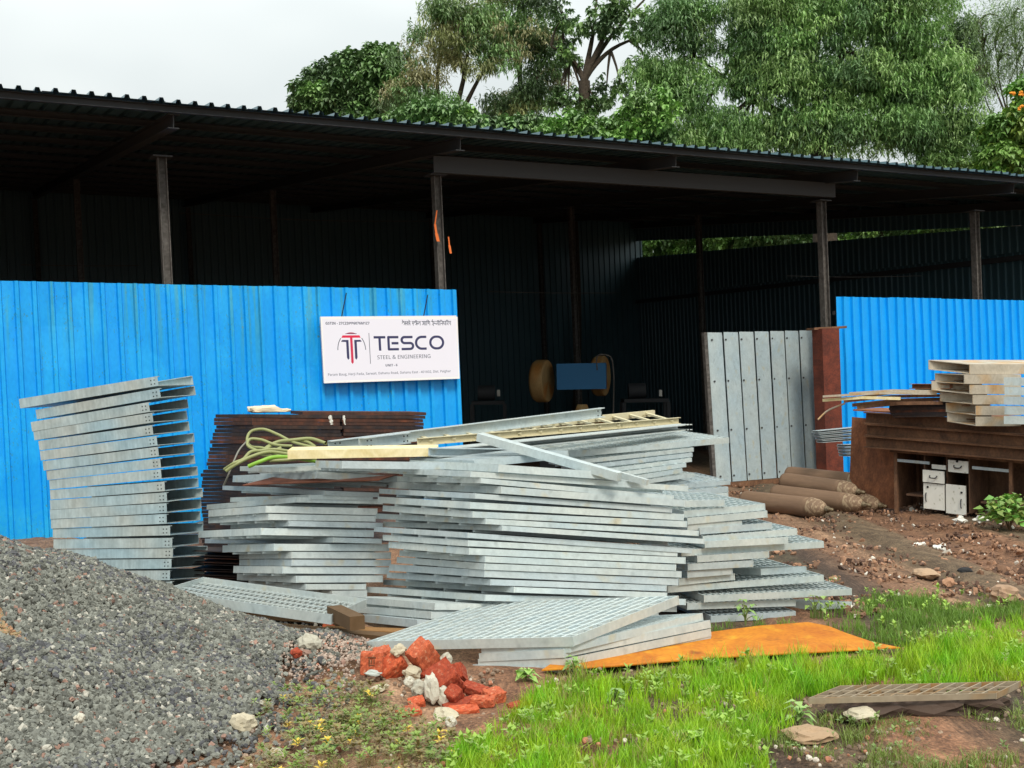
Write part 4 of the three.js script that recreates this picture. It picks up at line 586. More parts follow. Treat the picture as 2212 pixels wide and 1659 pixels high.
  for (let i = 0; i < 4; i++) { const a = P(...z5(400 + i * 6, 975 + i * 26), 14.1), b = P(...z5(560, 972 + i * 26), 14.3); solo('steel_channel', `short grey channel end lower down beside the rusted plate, ${layerText(i)}`, 'steel channel', chan(a, b, 0.1, 0.03, 0.006, UP, 1), galv[2], 'short grey channel ends'); }
  if (0) solo('trestle', 'dark timber trestle carrying the grey channel ends', 'trestle', mergeGeometries([bar(V3(O.x - 1.0, -0.05, O.z - 1.25), V3(O.x - 1.0, 0.62, O.z - 1.25), 0.12, 0.12, V3(1, 0, 0)), bar(V3(O.x - 0.65, -0.05, O.z - 1.25), V3(O.x - 0.65, 0.62, O.z - 1.25), 0.12, 0.12, V3(1, 0, 0)), bar(V3(O.x - 1.15, 0.66, O.z - 1.25), V3(O.x - 0.5, 0.66, O.z - 1.25), 0.14, 0.08)]), oldWood);
}
// ---------------------------------------------------------------- old rusty grating in the foreground grass
{
  const A = G(1815, 1481, 0.09), B = G(1747, 1508, 0.09), D = G(2154, 1497, 0.075), E = G(2195, 1474, 0.13);
  const m = S({ map: beigeTex, color: C(0.6, 0.55, 0.48), roughness: 0.85 }); const U = vec(B, D), Wv = vec(B, A);
  grating('old brown rusty grating lying on earth in the foreground grass', undefined, A, B, D, 0.026, { mat: m, along: 'w', pitch: 0.06, bt: 0.009 });
  const Bq = G(1770, 1536, 0); for (const [f, sx, sz, lab] of [[0.22, 0.22, 0.1, 'left'], [0.55, 0.25, 0.1, 'middle'], [0.85, 0.16, 0.09, 'right']]) { const c = B.clone().lerp(D, f).addScaledVector(Wv, 0.45); c.y = 0.0; solo('earth_clod', `dark earth clod under the old rusty grating, ${lab} one`, 'clod', move(rock(f * 9, 3, 0.3, sx * 0.8, 0.055, sz * 0.8), c), S({ color: C(0.07, 0.045, 0.032), roughness: 1 })); }
}
// ---------------------------------------------------------------- broken bricks and rubble
{
  const kb = crop(880, 1580, 4.809), at = (x, y, h) => { let g = G(...kb(x, y), h); for (let i = 0; i < 3; i++) g = G(...kb(x, y), h + terr(g.x, -g.z)); return g; };
  const bt = tex(256, 256, (u, v) => { const a = tfbm(u, v, 6, 161), b = tile(u, v, 44, 163), d = Math.max(0, tile(u, v, 18, 166) - 0.4) * 120; const w = smooth(0.15, 0.5, tfbm(u, v, 5, 171)) * 0.55; return [176 + a * 34 + b * 20 - d + w * 30, 86 + a * 24 + b * 15 - d * 0.5 + w * 80, 54 + a * 16 + b * 11 - d * 0.3 + w * 84]; });
  const brickM = [S({ map: bt, roughness: 0.95 }), S({ map: bt, color: C(0.7, 0.5, 0.48), roughness: 0.95 }), S({ map: bt, color: C(1.1, 0.95, 0.85), roughness: 0.95 })];
  const brickGeo = (sx, sy, sz, seed, chip) => { const g = new THREE.BoxGeometry(sx, sy, sz, 8, 8, 8), p = g.attributes.position; for (let i = 0; i < p.count; i++) { let x = p.getX(i), y = p.getY(i), z = p.getZ(i); const e = Math.max(Math.abs(x) / sx + Math.abs(y) / sy, Math.abs(y) / sy + Math.abs(z) / sz, Math.abs(x) / sx + Math.abs(z) / sz); const k = 1 - Math.max(0, e - 0.88) * (0.2 + 0.9 * Math.max(0, n3(x * 30 + seed, y * 30, z * 30))); const nn = 0.004 * n3(x * 40, y * 40 + seed, z * 40); const cut = chip && x > sx * (0.18 + 0.3 * n3(seed, y * 12, z * 12)) ? 0.72 : 1; p.setXYZ(i, (x * k + nn) * cut, y * k + nn, z * k + nn); } const q = g.toNonIndexed(); q.computeVertexNormals(); return q; };
  const brick = (label, x, y, z, sx, sy, sz, rx, ry, rz, m, chip = 1) => solo('broken_brick', label, 'brick', move(brickGeo(sx, sy, sz, x, chip), at(x, y, z), rx, ry, rz), brickM[m], 'broken red bricks of the heap');
  { // the stamped half brick, with its pressed mark
    const c = at(238, 372, 0.055), root = thing('broken_brick', 'orange half brick with a stamped mark on its face, leftmost of the heap', 'brick', c.clone().setY(c.y - 0.06), 'broken red bricks of the heap'); const q = new THREE.Euler(-0.12, 0.1, -0.03), mtx = new THREE.Matrix4().makeRotationFromEuler(q).setPosition(c);
    part('body', brickGeo(0.112, 0.11, 0.1, 2, 0).applyMatrix4(mtx), brickM[0], root);
    const bars = [[-0.012, 0, 0.006, 0.022], [0.0, 0, 0.005, 0.022], [0.012, 0, 0.005, 0.022], [0.0, 0.02, 0.04, 0.005], [0.0, -0.018, 0.03, 0.005]].map(([x, y, w, h]) => new THREE.BoxGeometry(w, h, 0.006).translate(x, y + 0.012, 0.0505)); part('stamped_mark', mergeGeometries(bars.map((g) => g.toNonIndexed())).applyMatrix4(mtx), S({ color: C(0.12, 0.045, 0.02), roughness: 1 }), root);
    part('mortar_crust', rock(3, 2, 0.25, 0.042, 0.017, 0.02).translate(0.012, -0.045, 0.045).applyMatrix4(mtx), S({ color: C(0.45, 0.5, 0.46), roughness: 1 }), root);
  }
  brick('orange brick lying tilted right beside the stamped one', 515, 400, 0.045, 0.15, 0.09, 0.1, 0.5, 0.4, 0.45, 2);
  brick('small orange brick piece behind the stamped one', 385, 262, 0.05, 0.1, 0.06, 0.08, 0.2, 0.3, 0.1, 0);
  brick('dark red brick standing on end with pitted orange side', 850, 285, 0.095, 0.12, 0.13, 0.1, 0.2, 0.7, 0.5, 0, 0);
  brick('largest dark red brick lump in the middle of the heap', 1140, 560, 0.08, 0.15, 0.13, 0.13, 0.6, 0.5, 0.35, 1);
  brick('dark brick fragment below the standing one', 880, 460, 0.03, 0.11, 0.06, 0.09, 0.3, 1.1, 0.3, 1);
  brick('red brick chunk right of the largest lump', 1290, 500, 0.065, 0.08, 0.09, 0.08, 0.9, 0.2, 0.3, 1);
  brick('flat brick slab in front of the heap', 1330, 870, 0.018, 0.19, 0.035, 0.1, 0.1, 0.35, 0.06, 1);
  brick('flat pale orange brick slab nearest the grass', 1370, 940, 0.015, 0.16, 0.03, 0.08, 0.1, 0.2, 0.0, 2);
  brick('brick fragment with white chip on the right of the heap', 1720, 770, 0.03, 0.11, 0.06, 0.08, 0.2, 0.5, -0.1, 0);
  brick('long brick fragment before the white-chipped one', 1600, 830, 0.02, 0.13, 0.04, 0.07, 0.1, -0.2, 0.05, 0);
  brick('dark brick sliver behind the long fragment', 1500, 700, 0.02, 0.15, 0.04, 0.07, 0.2, -0.5, -0.1, 1);
  brick('small brick sliver under the largest lump', 1230, 740, 0.03, 0.08, 0.06, 0.07, 0.5, 0.9, 0.2, 1);
  brick('small red brick bit half sunk in the weeds', 700, 970, 0.02, 0.12, 0.04, 0.08, 0.2, 0.5, 0.1, 0);
  brick('orange chip among weeds left of the brick heap', 790, 850, 0.02, 0.09, 0.04, 0.06, 0.3, 0.2, 0.1, 2);
  brick('farthest right brick chip at the edge of the grass', 1990, 900, 0.018, 0.09, 0.035, 0.06, 0.1, 0.6, 0, 1);
  const pale = S({ map: whiteTex, color: C(0.62, 0.56, 0.45), roughness: 1 }), white = S({ map: whiteTex, color: C(0.66, 0.64, 0.58), roughness: 0.95 }), greyS = S({ map: whiteTex, color: C(0.55, 0.53, 0.47), roughness: 1 });
  const stone = (label, x, y, z, sx, sy, sz, m, rz = 0) => solo('rubble_stone', label, 'stone', move(rock(x * 0.37 + y, 3, 0.26, sx, sy, sz), at(x, y, z), 0.2, x, rz), m, 'pale lumps of rubble');
  stone('pale mortar lump in front of the two orange bricks', 720, 500, 0.028, 0.045, 0.035, 0.04, pale); stone('white egg-shaped stone in the rubble', 690, 605, 0.021, 0.027, 0.026, 0.026, white); stone('tall white plaster lump down the middle of the rubble', 960, 690, 0.068, 0.038, 0.07, 0.036, white, 0.5); stone('cream plaster lump leaning on the white one', 1105, 790, 0.044, 0.034, 0.055, 0.035, white, -0.1); stone('grey mortar lump left of the white plaster', 830, 690, 0.036, 0.045, 0.045, 0.04, greyS, 0.2); stone('white lump lowest in the rubble by the grass', 1190, 1100, 0.024, 0.026, 0.03, 0.028, white); stone('pale slab at the foot of the rubble', 1130, 1010, 0.024, 0.07, 0.03, 0.05, pale); stone('grey stone on the heap behind the largest brick', 1130, 320, 0.084, 0.033, 0.03, 0.03, greyS); stone('cream mortar crust on top of the tilted orange brick', 560, 225, 0.124, 0.042, 0.03, 0.03, pale); stone('flat pale stone among dry weeds', 340, 670, 0.01, 0.05, 0.012, 0.03, pale);
  const vs = (label, x, y, r, m, sy = 0.8) => { const g = G(x, y, 0.0); const h = terr(g.x, -g.z); const p = G(x, y, h); solo('stone', label, 'stone', move(rock(x * 0.11 + y * 0.07, 3, 0.25, r, r * sy, r * 0.9), p.add(V3(0, r * 0.35, 0)), 0, x, 0), m, 'larger loose stones'); };
  vs('round cream stone at the lower edge of the gravel heap', 524, 1572, 0.055, pale); vs('mossy pale boulder on the rubble hump', 668, 1398, 0.06, greyS); vs('small white stone on the gravel heap', 172, 1555, 0.02, white); vs('pale stone in the rubble left of the boulder', 620, 1392, 0.03, pale); vs('red brick bit beside the boulder', 640, 1415, 0.03, brickM[1]); vs('orange bit on top of the rubble hump', 708, 1362, 0.04, brickM[0]); vs('flat pale stone right of the foreground grass', 1750, 1604, 0.1, S({ map: whiteTex, color: C(0.48, 0.33, 0.22), roughness: 1 }), 0.28); vs('pale crumbled stone under the old rusty grating', 1860, 1556, 0.07, pale, 0.4); vs('pale shard lying in the bright grass', 1475, 1600, 0.06, pale, 0.2); vs('light stone bottom left beside the weeds', 590, 1640, 0.05, pale, 0.5); vs('dull rock on the yard, right of the gratings', 2000, 1250, 0.1, S({ color: C(0.4, 0.27, 0.17), roughness: 1 }), 0.35); vs('dark clod on the muddy yard', 2085, 1240, 0.06, black, 0.5); vs('brown stone at the right edge of the yard', 2170, 1294, 0.09, S({ color: C(0.34, 0.22, 0.14), roughness: 1 }), 0.6);
  for (const [x, y, lab] of [[2075, 1128, 'crumpled white paper beside the white doors'], [2065, 1102, 'red wrapper scrap before the workbench'], [2030, 1190, 'white rag lump on the muddy yard'], [1985, 1185, 'white litter scrap on the muddy yard, left one'], [2120, 1127, 'white plastic lump beside the bush']]) { const g = G(x, y, 0.02), h = terr(g.x, -g.z), p = G(x, y, h); solo('litter', lab, 'litter', move(rock(x, 3, 0.5, 0.06, 0.035, 0.05), p.add(V3(0, 0.02, 0)), 0, x, 0), lab.startsWith('red') ? S({ color: C(0.6, 0.12, 0.1), roughness: 0.9 }) : whitePaint); }
}
// ---------------------------------------------------------------- countless small stuff
const inst = (name, label, geo, mat, list, parent = scene) => { // list of [pos, euler, scale, color]
  const m = new THREE.InstancedMesh(geo, mat, list.length), M = new THREE.Matrix4(), q = new THREE.Quaternion(), s = V3(1, 1, 1);
  list.forEach(([p, e, sc, c], i) => { q.setFromEuler(e); typeof sc === 'number' ? s.set(sc, sc, sc) : s.copy(sc); m.setMatrixAt(i, M.compose(p, q, s)); if (c) m.setColorAt(i, c); });
  m.name = parent === scene ? numbered(name) : name; m.castShadow = m.receiveShadow = true; m.userData.kind = 'stuff'; if (label) m.userData.label = label; parent.add(m); return m;
};
const E = (x, y, z) => new THREE.Euler(x, y, z);
{ // gravel
  const f = rng(5), lists = [[], [], []];
  const tint = (x, z) => { const r = f(), k = n2(x * 1.3, z * 1.3), l = rr(0.42, 1.2, f); if (r < 0.035) return C(0.28 * l, 0.17 * l, 0.13 * l); if (r < 0.2 + k * 0.28) return C(0.11 * l, 0.112 * l, 0.118 * l); if (r > 0.965) return C(0.42, 0.4, 0.34); return C(0.205 * l, 0.21 * l, 0.18 * l); };
  for (let i = 0; i < 170000; i++) { const X = rr(-3.9, -0.6, f), Z = rr(3.9, 8.9, f), m = moundH(X, Z); if (m < 0.012 + 0.02 * f() && f() > 0.2) continue; if (Math.abs(X) > 0.47 * Z + 0.3) continue; if (m < 0.004 && (f() > 0.5 || moundH(X - 0.1 - 0.3 * f(), Z) < 0.005)) continue; const s = rr(0.0068, 0.0145, f) * (f() < 0.03 ? 1.4 : 1); let c = tint(X, Z); const rx = (X + 2.55) / 0.3, rz = (Z - 5.35) / 0.16; if (rx * rx + rz * rz < 1 + 0.5 * n2(X * 9, Z * 9) && f() < 0.75) c = C(0.36 * rr(0.7, 1.2, f), 0.22, 0.12); lists[i % 3].push([V3(X, terr(X, Z) + s * rr(0.05, 0.9, f), -Z), E(f() * 6, f() * 6, f() * 6), s, c]); }
  lists.forEach((l, k) => inst('gravel', k ? undefined : 'heap of loose grey crushed stone', rock(k * 3 + 1, 1, 0.42, 1.3, 0.7, 0.95), S({ roughness: 0.95 }), l).userData.label = `grey crushed gravel on the heap, ${['rounder', 'sharper', 'flatter'][k]} stones`);
  const sand = []; for (let i = 0; i < 26000; i++) { const X = rr(-1.75, 0.35, f), Z = rr(4.9, 7.2, f), h = humpH(X, Z); if (f() > h * 14 + 0.04 - smooth(-0.8, -0.4, X) * 0.6 || moundH(X, Z) > 0.05) continue; const s = rr(0.003, 0.0085, f), l = rr(0.6, 1.2, f); sand.push([V3(X, terr(X, Z) + s * 0.4, -Z), E(f() * 6, f() * 6, f() * 6), s, f() < 0.04 ? C(0.4, 0.16, 0.1) : C(0.4 * l, 0.31 * l, 0.25 * l)]); }
  inst('rubble_grit', 'sandy pinkish rubble grit beside the gravel heap', rock(11, 1, 0.34), S({ roughness: 1 }), sand);
  const clods = []; for (let i = 0; i < 26000; i++) { const Z = rr(6.5, 16, f), X = rr(0.5, 0.47 * Z + 0.4, f); if (X < 2.1 && Z < 9.5) continue; const k = fbm(X * 0.9, Z * 1.2, 2); if (f() > 0.45 + k) continue; const s = rr(0.005, 0.016, f) * (f() < 0.03 ? 2.4 : 1), l = rr(0.42, 1.2, f), r = f(); clods.push([V3(X, terr(X, Z) + s * 0.25, -Z), E(f() * 6, f() * 6, f() * 6), V3(s * 1.5, s * 0.6, s), r < 0.05 ? C(0.6, 0.55, 0.47) : r < 0.4 ? C(0.14 * l, 0.08 * l, 0.055 * l) : C(0.36 * l, 0.2 * l, 0.12 * l)]); }
  inst('earth_crumbs', 'crumbled red-brown earth and pebbles over the yard', rock(17, 1, 0.36), S({ roughness: 1 }), clods);
  const fg = []; for (let i = 0; i < 5000; i++) { const Z = rr(4.3, 6.2, f), X = rr(-1.1, 2.7, f); const k = fbm(X * 1.5 + 4, Z * 1.5, 2); if (f() > 0.3 + k * 0.5) continue; const s = rr(0.004, 0.014, f), l = rr(0.5, 1.2, f), r = f(); fg.push([V3(X, terr(X, Z) + s * 0.3, -Z), E(f() * 6, f() * 6, f() * 6), s, r < 0.1 ? C(0.6, 0.54, 0.45) : r < 0.3 ? C(0.4 * l, 0.17 * l, 0.1 * l) : C(0.28 * l, 0.2 * l, 0.14 * l)]); }
  inst('pebbles', 'pebbles and crumbs between the foreground weeds', rock(23, 1, 0.36), S({ roughness: 1 }), fg);
  for (const [x, y, lab] of [[75, 1165, 'rusty stone on the crest of the gravel heap before the fence'], [95, 1172, 'smaller rusty stone on the crest of the gravel heap']]) { const p = P(x, y, 7.6); p.y = terr(p.x, -p.z) + 0.02; solo('stone', lab, 'stone', move(rock(x, 3, 0.3, 0.07, 0.04, 0.05), p), rustPale); }
}
// ---------------------------------------------------------------- grass and weeds
const inside = (poly, x, y) => { let c = false; for (let i = 0, j = poly.length - 1; i < poly.length; j = i++) { const [a, b] = poly[i], [d, e] = poly[j]; if ((b > y) !== (e > y) && x < (d - a) * (y - b) / (e - b) + a) c = !c; } return c; };
const leafMat = (o = {}) => new THREE.MeshPhysicalMaterial({ side: THREE.DoubleSide, roughness: 0.6, transmission: 0.3, thickness: 0, ...o });
function bladeTuft(n, h, spread, w, lean, f) { const p = [], ix = []; for (let i = 0; i < n; i++) { const a = f() * TAU, r = spread * Math.sqrt(f()), x = r * Math.cos(a), z = r * Math.sin(a), H = h * rr(0.55, 1.1, f), d = f() * TAU, L = H * lean * rr(0.2, 1.2, f), b = f() * Math.PI, dx = Math.cos(b) * w / 2, dz = Math.sin(b) * w / 2, o = p.length / 3; for (const [t, k] of [[0, 1], [0.5, 0.85], [1, 0]]) { const cx = x + Math.cos(d) * L * t * t, cz = z + Math.sin(d) * L * t * t, cy = H * t * (1 - 0.12 * lean * t); p.push(cx - dx * k, cy, cz - dz * k); if (k) p.push(cx + dx * k, cy, cz + dz * k); } ix.push(o, o + 1, o + 2, o + 1, o + 3, o + 2, o + 2, o + 3, o + 4); } const g = new THREE.BufferGeometry(); g.setAttribute('position', new THREE.Float32BufferAttribute(p, 3)); g.setIndex(ix); const q = g.toNonIndexed(); q.computeVertexNormals(); return q; }
function leafShape(L, w, fold = 0.15, bend = 0.2) { // pointed leaf along +z, six faces
  const y = (t) => -bend * L * t * t, p = [[0, 0, 0], [-w * 0.5, y(0.4) + fold * w, L * 0.4], [0, y(0.45), L * 0.45], [w * 0.5, y(0.4) + fold * w, L * 0.4], [0, y(1), L]], ix = [0, 1, 2, 0, 2, 3, 1, 4, 2, 2, 4, 3]; const g = new THREE.BufferGeometry(); g.setAttribute('position', new THREE.Float32BufferAttribute(p.flat(), 3)); g.setIndex(ix); const q = g.toNonIndexed(); q.computeVertexNormals(); return q; }
{
  const f = rng(21), gp = (l) => l.map(([x, y]) => { const g = G(x, y, 0); return [g.x, -g.z]; });
  const lush = gp([[930, 1700], [1000, 1600], [1100, 1545], [1180, 1480], [1300, 1472], [1560, 1447], [1750, 1434], [1940, 1426], [1990, 1396], [2120, 1350], [2260, 1350], [2260, 1470], [2150, 1480], [1730, 1490], [1700, 1560], [1640, 1620], [1690, 1720]]);
  const rim = gp([[1500, 1352], [1740, 1340], [1850, 1300], [1900, 1285], [2010, 1300], [2260, 1330], [2260, 1420], [2120, 1400], [1960, 1402], [1850, 1370], [1740, 1343], [1540, 1362]]);
  const low = gp([[1660, 1530], [2260, 1490], [2260, 1720], [1600, 1720]]), dry = gp([[560, 1520], [760, 1500], [900, 1540], [1000, 1590], [960, 1720], [540, 1720], [590, 1600]]);
  const plate = gp([[1330, 1450], [1945, 1404], [1830, 1370], [1745, 1345], [1545, 1365], [1200, 1430]]), pilez = gp([[1020, 1450], [1540, 1385], [1535, 1340], [1030, 1380]]);
  const geos = [bladeTuft(26, 0.1, 0.05, 0.0042, 0.5, f), bladeTuft(26, 0.14, 0.05, 0.0044, 0.45, f), bladeTuft(20, 0.06, 0.05, 0.004, 0.8, f), bladeTuft(22, 0.08, 0.06, 0.0036, 1.1, f)];
  const L = [[], [], [], []];
  const put = (k, x, z, s, c) => L[k].push([V3(x, terr(x, z) - 0.004, -z), E(0, f() * TAU, 0), V3(s, s * rr(0.75, 1.25, f), s), c]);
  for (let i = 0; i < 15000; i++) { const z = rr(4.2, 8.6, f), x = rr(-0.8, 4.2, f); if (inside(plate, x, z) || inside(pilez, x, z)) continue; const n = fbm(x * 1.2, z * 1.2, 3), m = fbm(x * 3.5 + 7, z * 3.5, 2);
    if (inside(lush, x, z)) { if (f() > 0.62 + n * 0.95) continue; const y = rr(0.75, 1.2, f), tall = inside(lush, x, z) && z > 5.35; put(tall && f() < 0.6 ? 1 : m > 0.25 ? 3 : 0, x, z, rr(0.7, 1.1, f), f() < 0.05 ? C(0.42 * y, 0.36 * y, 0.12 * y) : C((0.31 + 0.12 * m) * y, (0.54 - 0.02 * m) * y, 0.01 * y)); }
    else if (inside(rim, x, z)) { if (f() > 0.45 + n * 0.8) continue; const y = rr(0.7, 1.15, f); put(f() < 0.5 ? 2 : 0, x, z, rr(0.7, 1.1, f), C(0.18 * y, 0.33 * y, 0.035 * y)); }
    else if (inside(low, x, z)) { if (f() > 0.16 + n * 0.7) continue; const y = rr(0.7, 1.1, f); put(f() < 0.6 ? 2 : 3, x, z, rr(0.6, 1, f), C(0.22 * y, 0.3 * y, 0.05 * y)); }
    else if (inside(dry, x, z)) { if (f() > 0.3 + n * 0.7) continue; const y = rr(0.7, 1.2, f); put(3, x, z, rr(0.5, 0.9, f), f() < 0.7 ? C(0.36 * y, 0.3 * y, 0.12 * y) : C(0.24 * y, 0.32 * y, 0.05 * y)); } }
  for (let i = 0; i < 1500; i++) { const z = rr(4.3, 8.8, f), x = rr(-0.9, 4.1, f); if (inside(plate, x, z) || inside(pilez, x, z) || inside(lush, x, z) || (x < 2.2 && z > 6.9) || moundH(x, z) > 0.01) continue; const n = fbm(x * 1.6 + 11, z * 1.6, 2); if (f() > 0.12 + n * 0.6) continue; const y = rr(0.7, 1.15, f); put(f() < 0.5 ? 2 : 3, x, z, rr(0.4, 0.85, f), f() < 0.35 ? C(0.36 * y, 0.32 * y, 0.12 * y) : C(0.24 * y, 0.38 * y, 0.05 * y)); }
  L.forEach((l, k) => inst('grass', ['bright green grass in the foreground', 'tall bright grass before the orange plate', 'short grass at the yard edge', 'sparse wispy grass and dry stalks'][k], geos[k], leafMat(), l));
  // small-leaved ground weeds
  const rosette = (n, L0, w, tilt) => { const g = []; for (let i = 0; i < n; i++) { const l = leafShape(L0 * rr(0.7, 1.1, f), w, 0.1, 0.35); l.translate(0, 0, 0.006); l.rotateX(-rr(tilt * 0.5, tilt * 1.3, f)); l.rotateY(i / n * TAU + rr(-0.4, 0.4, f)); l.translate(0, rr(0.004, 0.03, f), 0); g.push(l); } return mergeGeometries(g); };
  const ros = [rosette(6, 0.024, 0.017, 1.1), rosette(9, 0.022, 0.012, 0.9)], W2 = [[], []];
  for (let i = 0; i < 9000; i++) { const z = rr(4.2, 8.2, f), x = rr(-1.4, 4, f); if (inside(plate, x, z) || inside(pilez, x, z)) continue; const n = fbm(x * 1.1 + 30, z * 1.1, 3); const y = rr(0.7, 1.2, f); if (inside(dry, x, z)) { for (let q = 0; q < 3; q++) if (f() < 0.6 + n * 0.7) W2[1].push([V3(x + rr(-0.05, 0.05, f), terr(x, z) + rr(0, 0.055, f), -z + rr(-0.05, 0.05, f)), E(0, f() * TAU, 0), rr(0.7, 1.3, f), f() < 0.45 ? C(0.26 * y, 0.2 * y, 0.07 * y) : f() < 0.12 ? C(0.75, 0.55, 0.05) : C(0.22 * y, 0.32 * y, 0.05 * y)]); } else if ((inside(lush, x, z) || inside(rim, x, z)) && f() < 0.1 + n * 0.55) W2[0].push([V3(x, terr(x, z) + rr(0.01, 0.07, f), -z), E(0, f() * TAU, 0), rr(0.7, 1.4, f), C(0.3 * y, 0.47 * y, 0.06 * y)]); else if (inside(low, x, z) && f() < 0.08 + n * 0.2) W2[0].push([V3(x, terr(x, z) + rr(0, 0.02, f), -z), E(0, f() * TAU, 0), rr(0.5, 1, f), C(0.2 * y, 0.3 * y, 0.07 * y)]); }
  inst('ground_weeds', 'low leafy weeds mixed into the grass', ros[0], leafMat(), W2[0]); inst('dry_weeds', 'dry yellowish weeds beside the gravel heap', ros[1], leafMat(), W2[1]);
  // single weeds one can point to
  const weed = (label, x, y, h, n, Lf, col, group = 'broad-leaved weeds') => { const p = G(x, y, 0); p.y = terr(p.x, -p.z); const r = thing('leafy_weed', label, 'weed', p, group), m = leafMat({ color: col }), stemM = S({ color: C(0.2, 0.26, 0.08), roughness: 0.8 }), gs = [], st = []; for (let i = 0; i < n; i++) { const a = i * 2.4 + f(), t = (i + 1) / n, q = V3(Math.cos(a) * h * 0.35 * rr(0.4, 1, f), h * (0.35 + 0.65 * t), Math.sin(a) * h * 0.35); st.push(tube([V3(0, 0, 0), V3(q.x * 0.3, q.y * 0.7, q.z * 0.3), q], 0.0025, 5, 4)); const l = leafShape(Lf * rr(0.7, 1.15, f), Lf * 0.75, 0.12, 0.45); l.rotateX(rr(-0.2, 0.3, f)); l.rotateY(a); gs.push(l.translate(q.x, q.y, q.z)); const l2 = leafShape(Lf * rr(0.6, 1, f), Lf * 0.7, 0.12, 0.45); l2.rotateY(a + 2.2); gs.push(l2.translate(q.x, q.y, q.z)); } part('stems', mergeGeometries(st), stemM, r, false); part('leaves', mergeGeometries(gs), m, r, false); };
  weed('broad-leaved weed growing against the right pile of gratings', 1610, 1345, 0.15, 8, 0.05, C(0.26, 0.45, 0.1)); weed('leafy weed on the right behind the orange plate', 1760, 1330, 0.15, 7, 0.05, C(0.3, 0.46, 0.09)); weed('bright weed beside the bricks with large pale leaves', 1135, 1462, 0.07, 7, 0.07, C(0.34, 0.55, 0.12)); weed('broad weed at the left end of the old rusty grating', 1728, 1560, 0.1, 8, 0.06, C(0.34, 0.52, 0.14)); weed('weed in front of the old rusty grating, right of its middle', 2010, 1530, 0.08, 6, 0.045, C(0.3, 0.46, 0.12)); weed('leafy weed by the low front pile of gratings', 1240, 1445, 0.09, 8, 0.05, C(0.28, 0.45, 0.12)); weed('weed in the foreground left of the bright grass', 940, 1620, 0.06, 7, 0.06, C(0.3, 0.46, 0.16)); weed('weed at the bottom of the bright grass', 1500, 1625, 0.07, 6, 0.045, C(0.34, 0.55, 0.1)); weed('pale weed on the bare ground bottom right of the centre', 1330, 1500, 0.08, 9, 0.045, C(0.26, 0.42, 0.1)); weed('weed patch left of the brick heap', 715, 1615, 0.05, 7, 0.045, C(0.26, 0.42, 0.14));
  // bush by the workbench
  const p = G(2180, 1142, 0), r = thing('bush', 'small bright green bush at the right edge before the workbench', 'bush', p), gl = [], lf = leafShape(0.075, 0.05, 0.12, 0.3); for (let i = 0; i < 340; i++) { const a = f() * TAU, u = Math.cbrt(f()), th = Math.acos(rr(-0.4, 1, f)), q = V3(Math.cos(a) * Math.sin(th) * u * 0.24, 0.14 + 0.2 * Math.cos(th) * u, Math.sin(a) * Math.sin(th) * u * 0.2); gl.push([q, E(rr(-0.7, 0.6, f), f() * TAU, rr(-0.5, 0.5, f)), rr(0.7, 1.3, f), C(0.24 * rr(0.7, 1.3, f), 0.42 * rr(0.75, 1.2, f), 0.07)]); }
  inst('foliage', undefined, lf, leafMat(), gl, r); const st = []; for (let i = 0; i < 9; i++) { const a = i * 0.7; st.push(tube([V3(0, -0.02, 0), V3(Math.cos(a) * 0.06, 0.14, Math.sin(a) * 0.06), V3(Math.cos(a) * 0.16, 0.26, Math.sin(a) * 0.14)], 0.005, 6, 5)); } part('stems', mergeGeometries(st), oldWood, r, false);
}
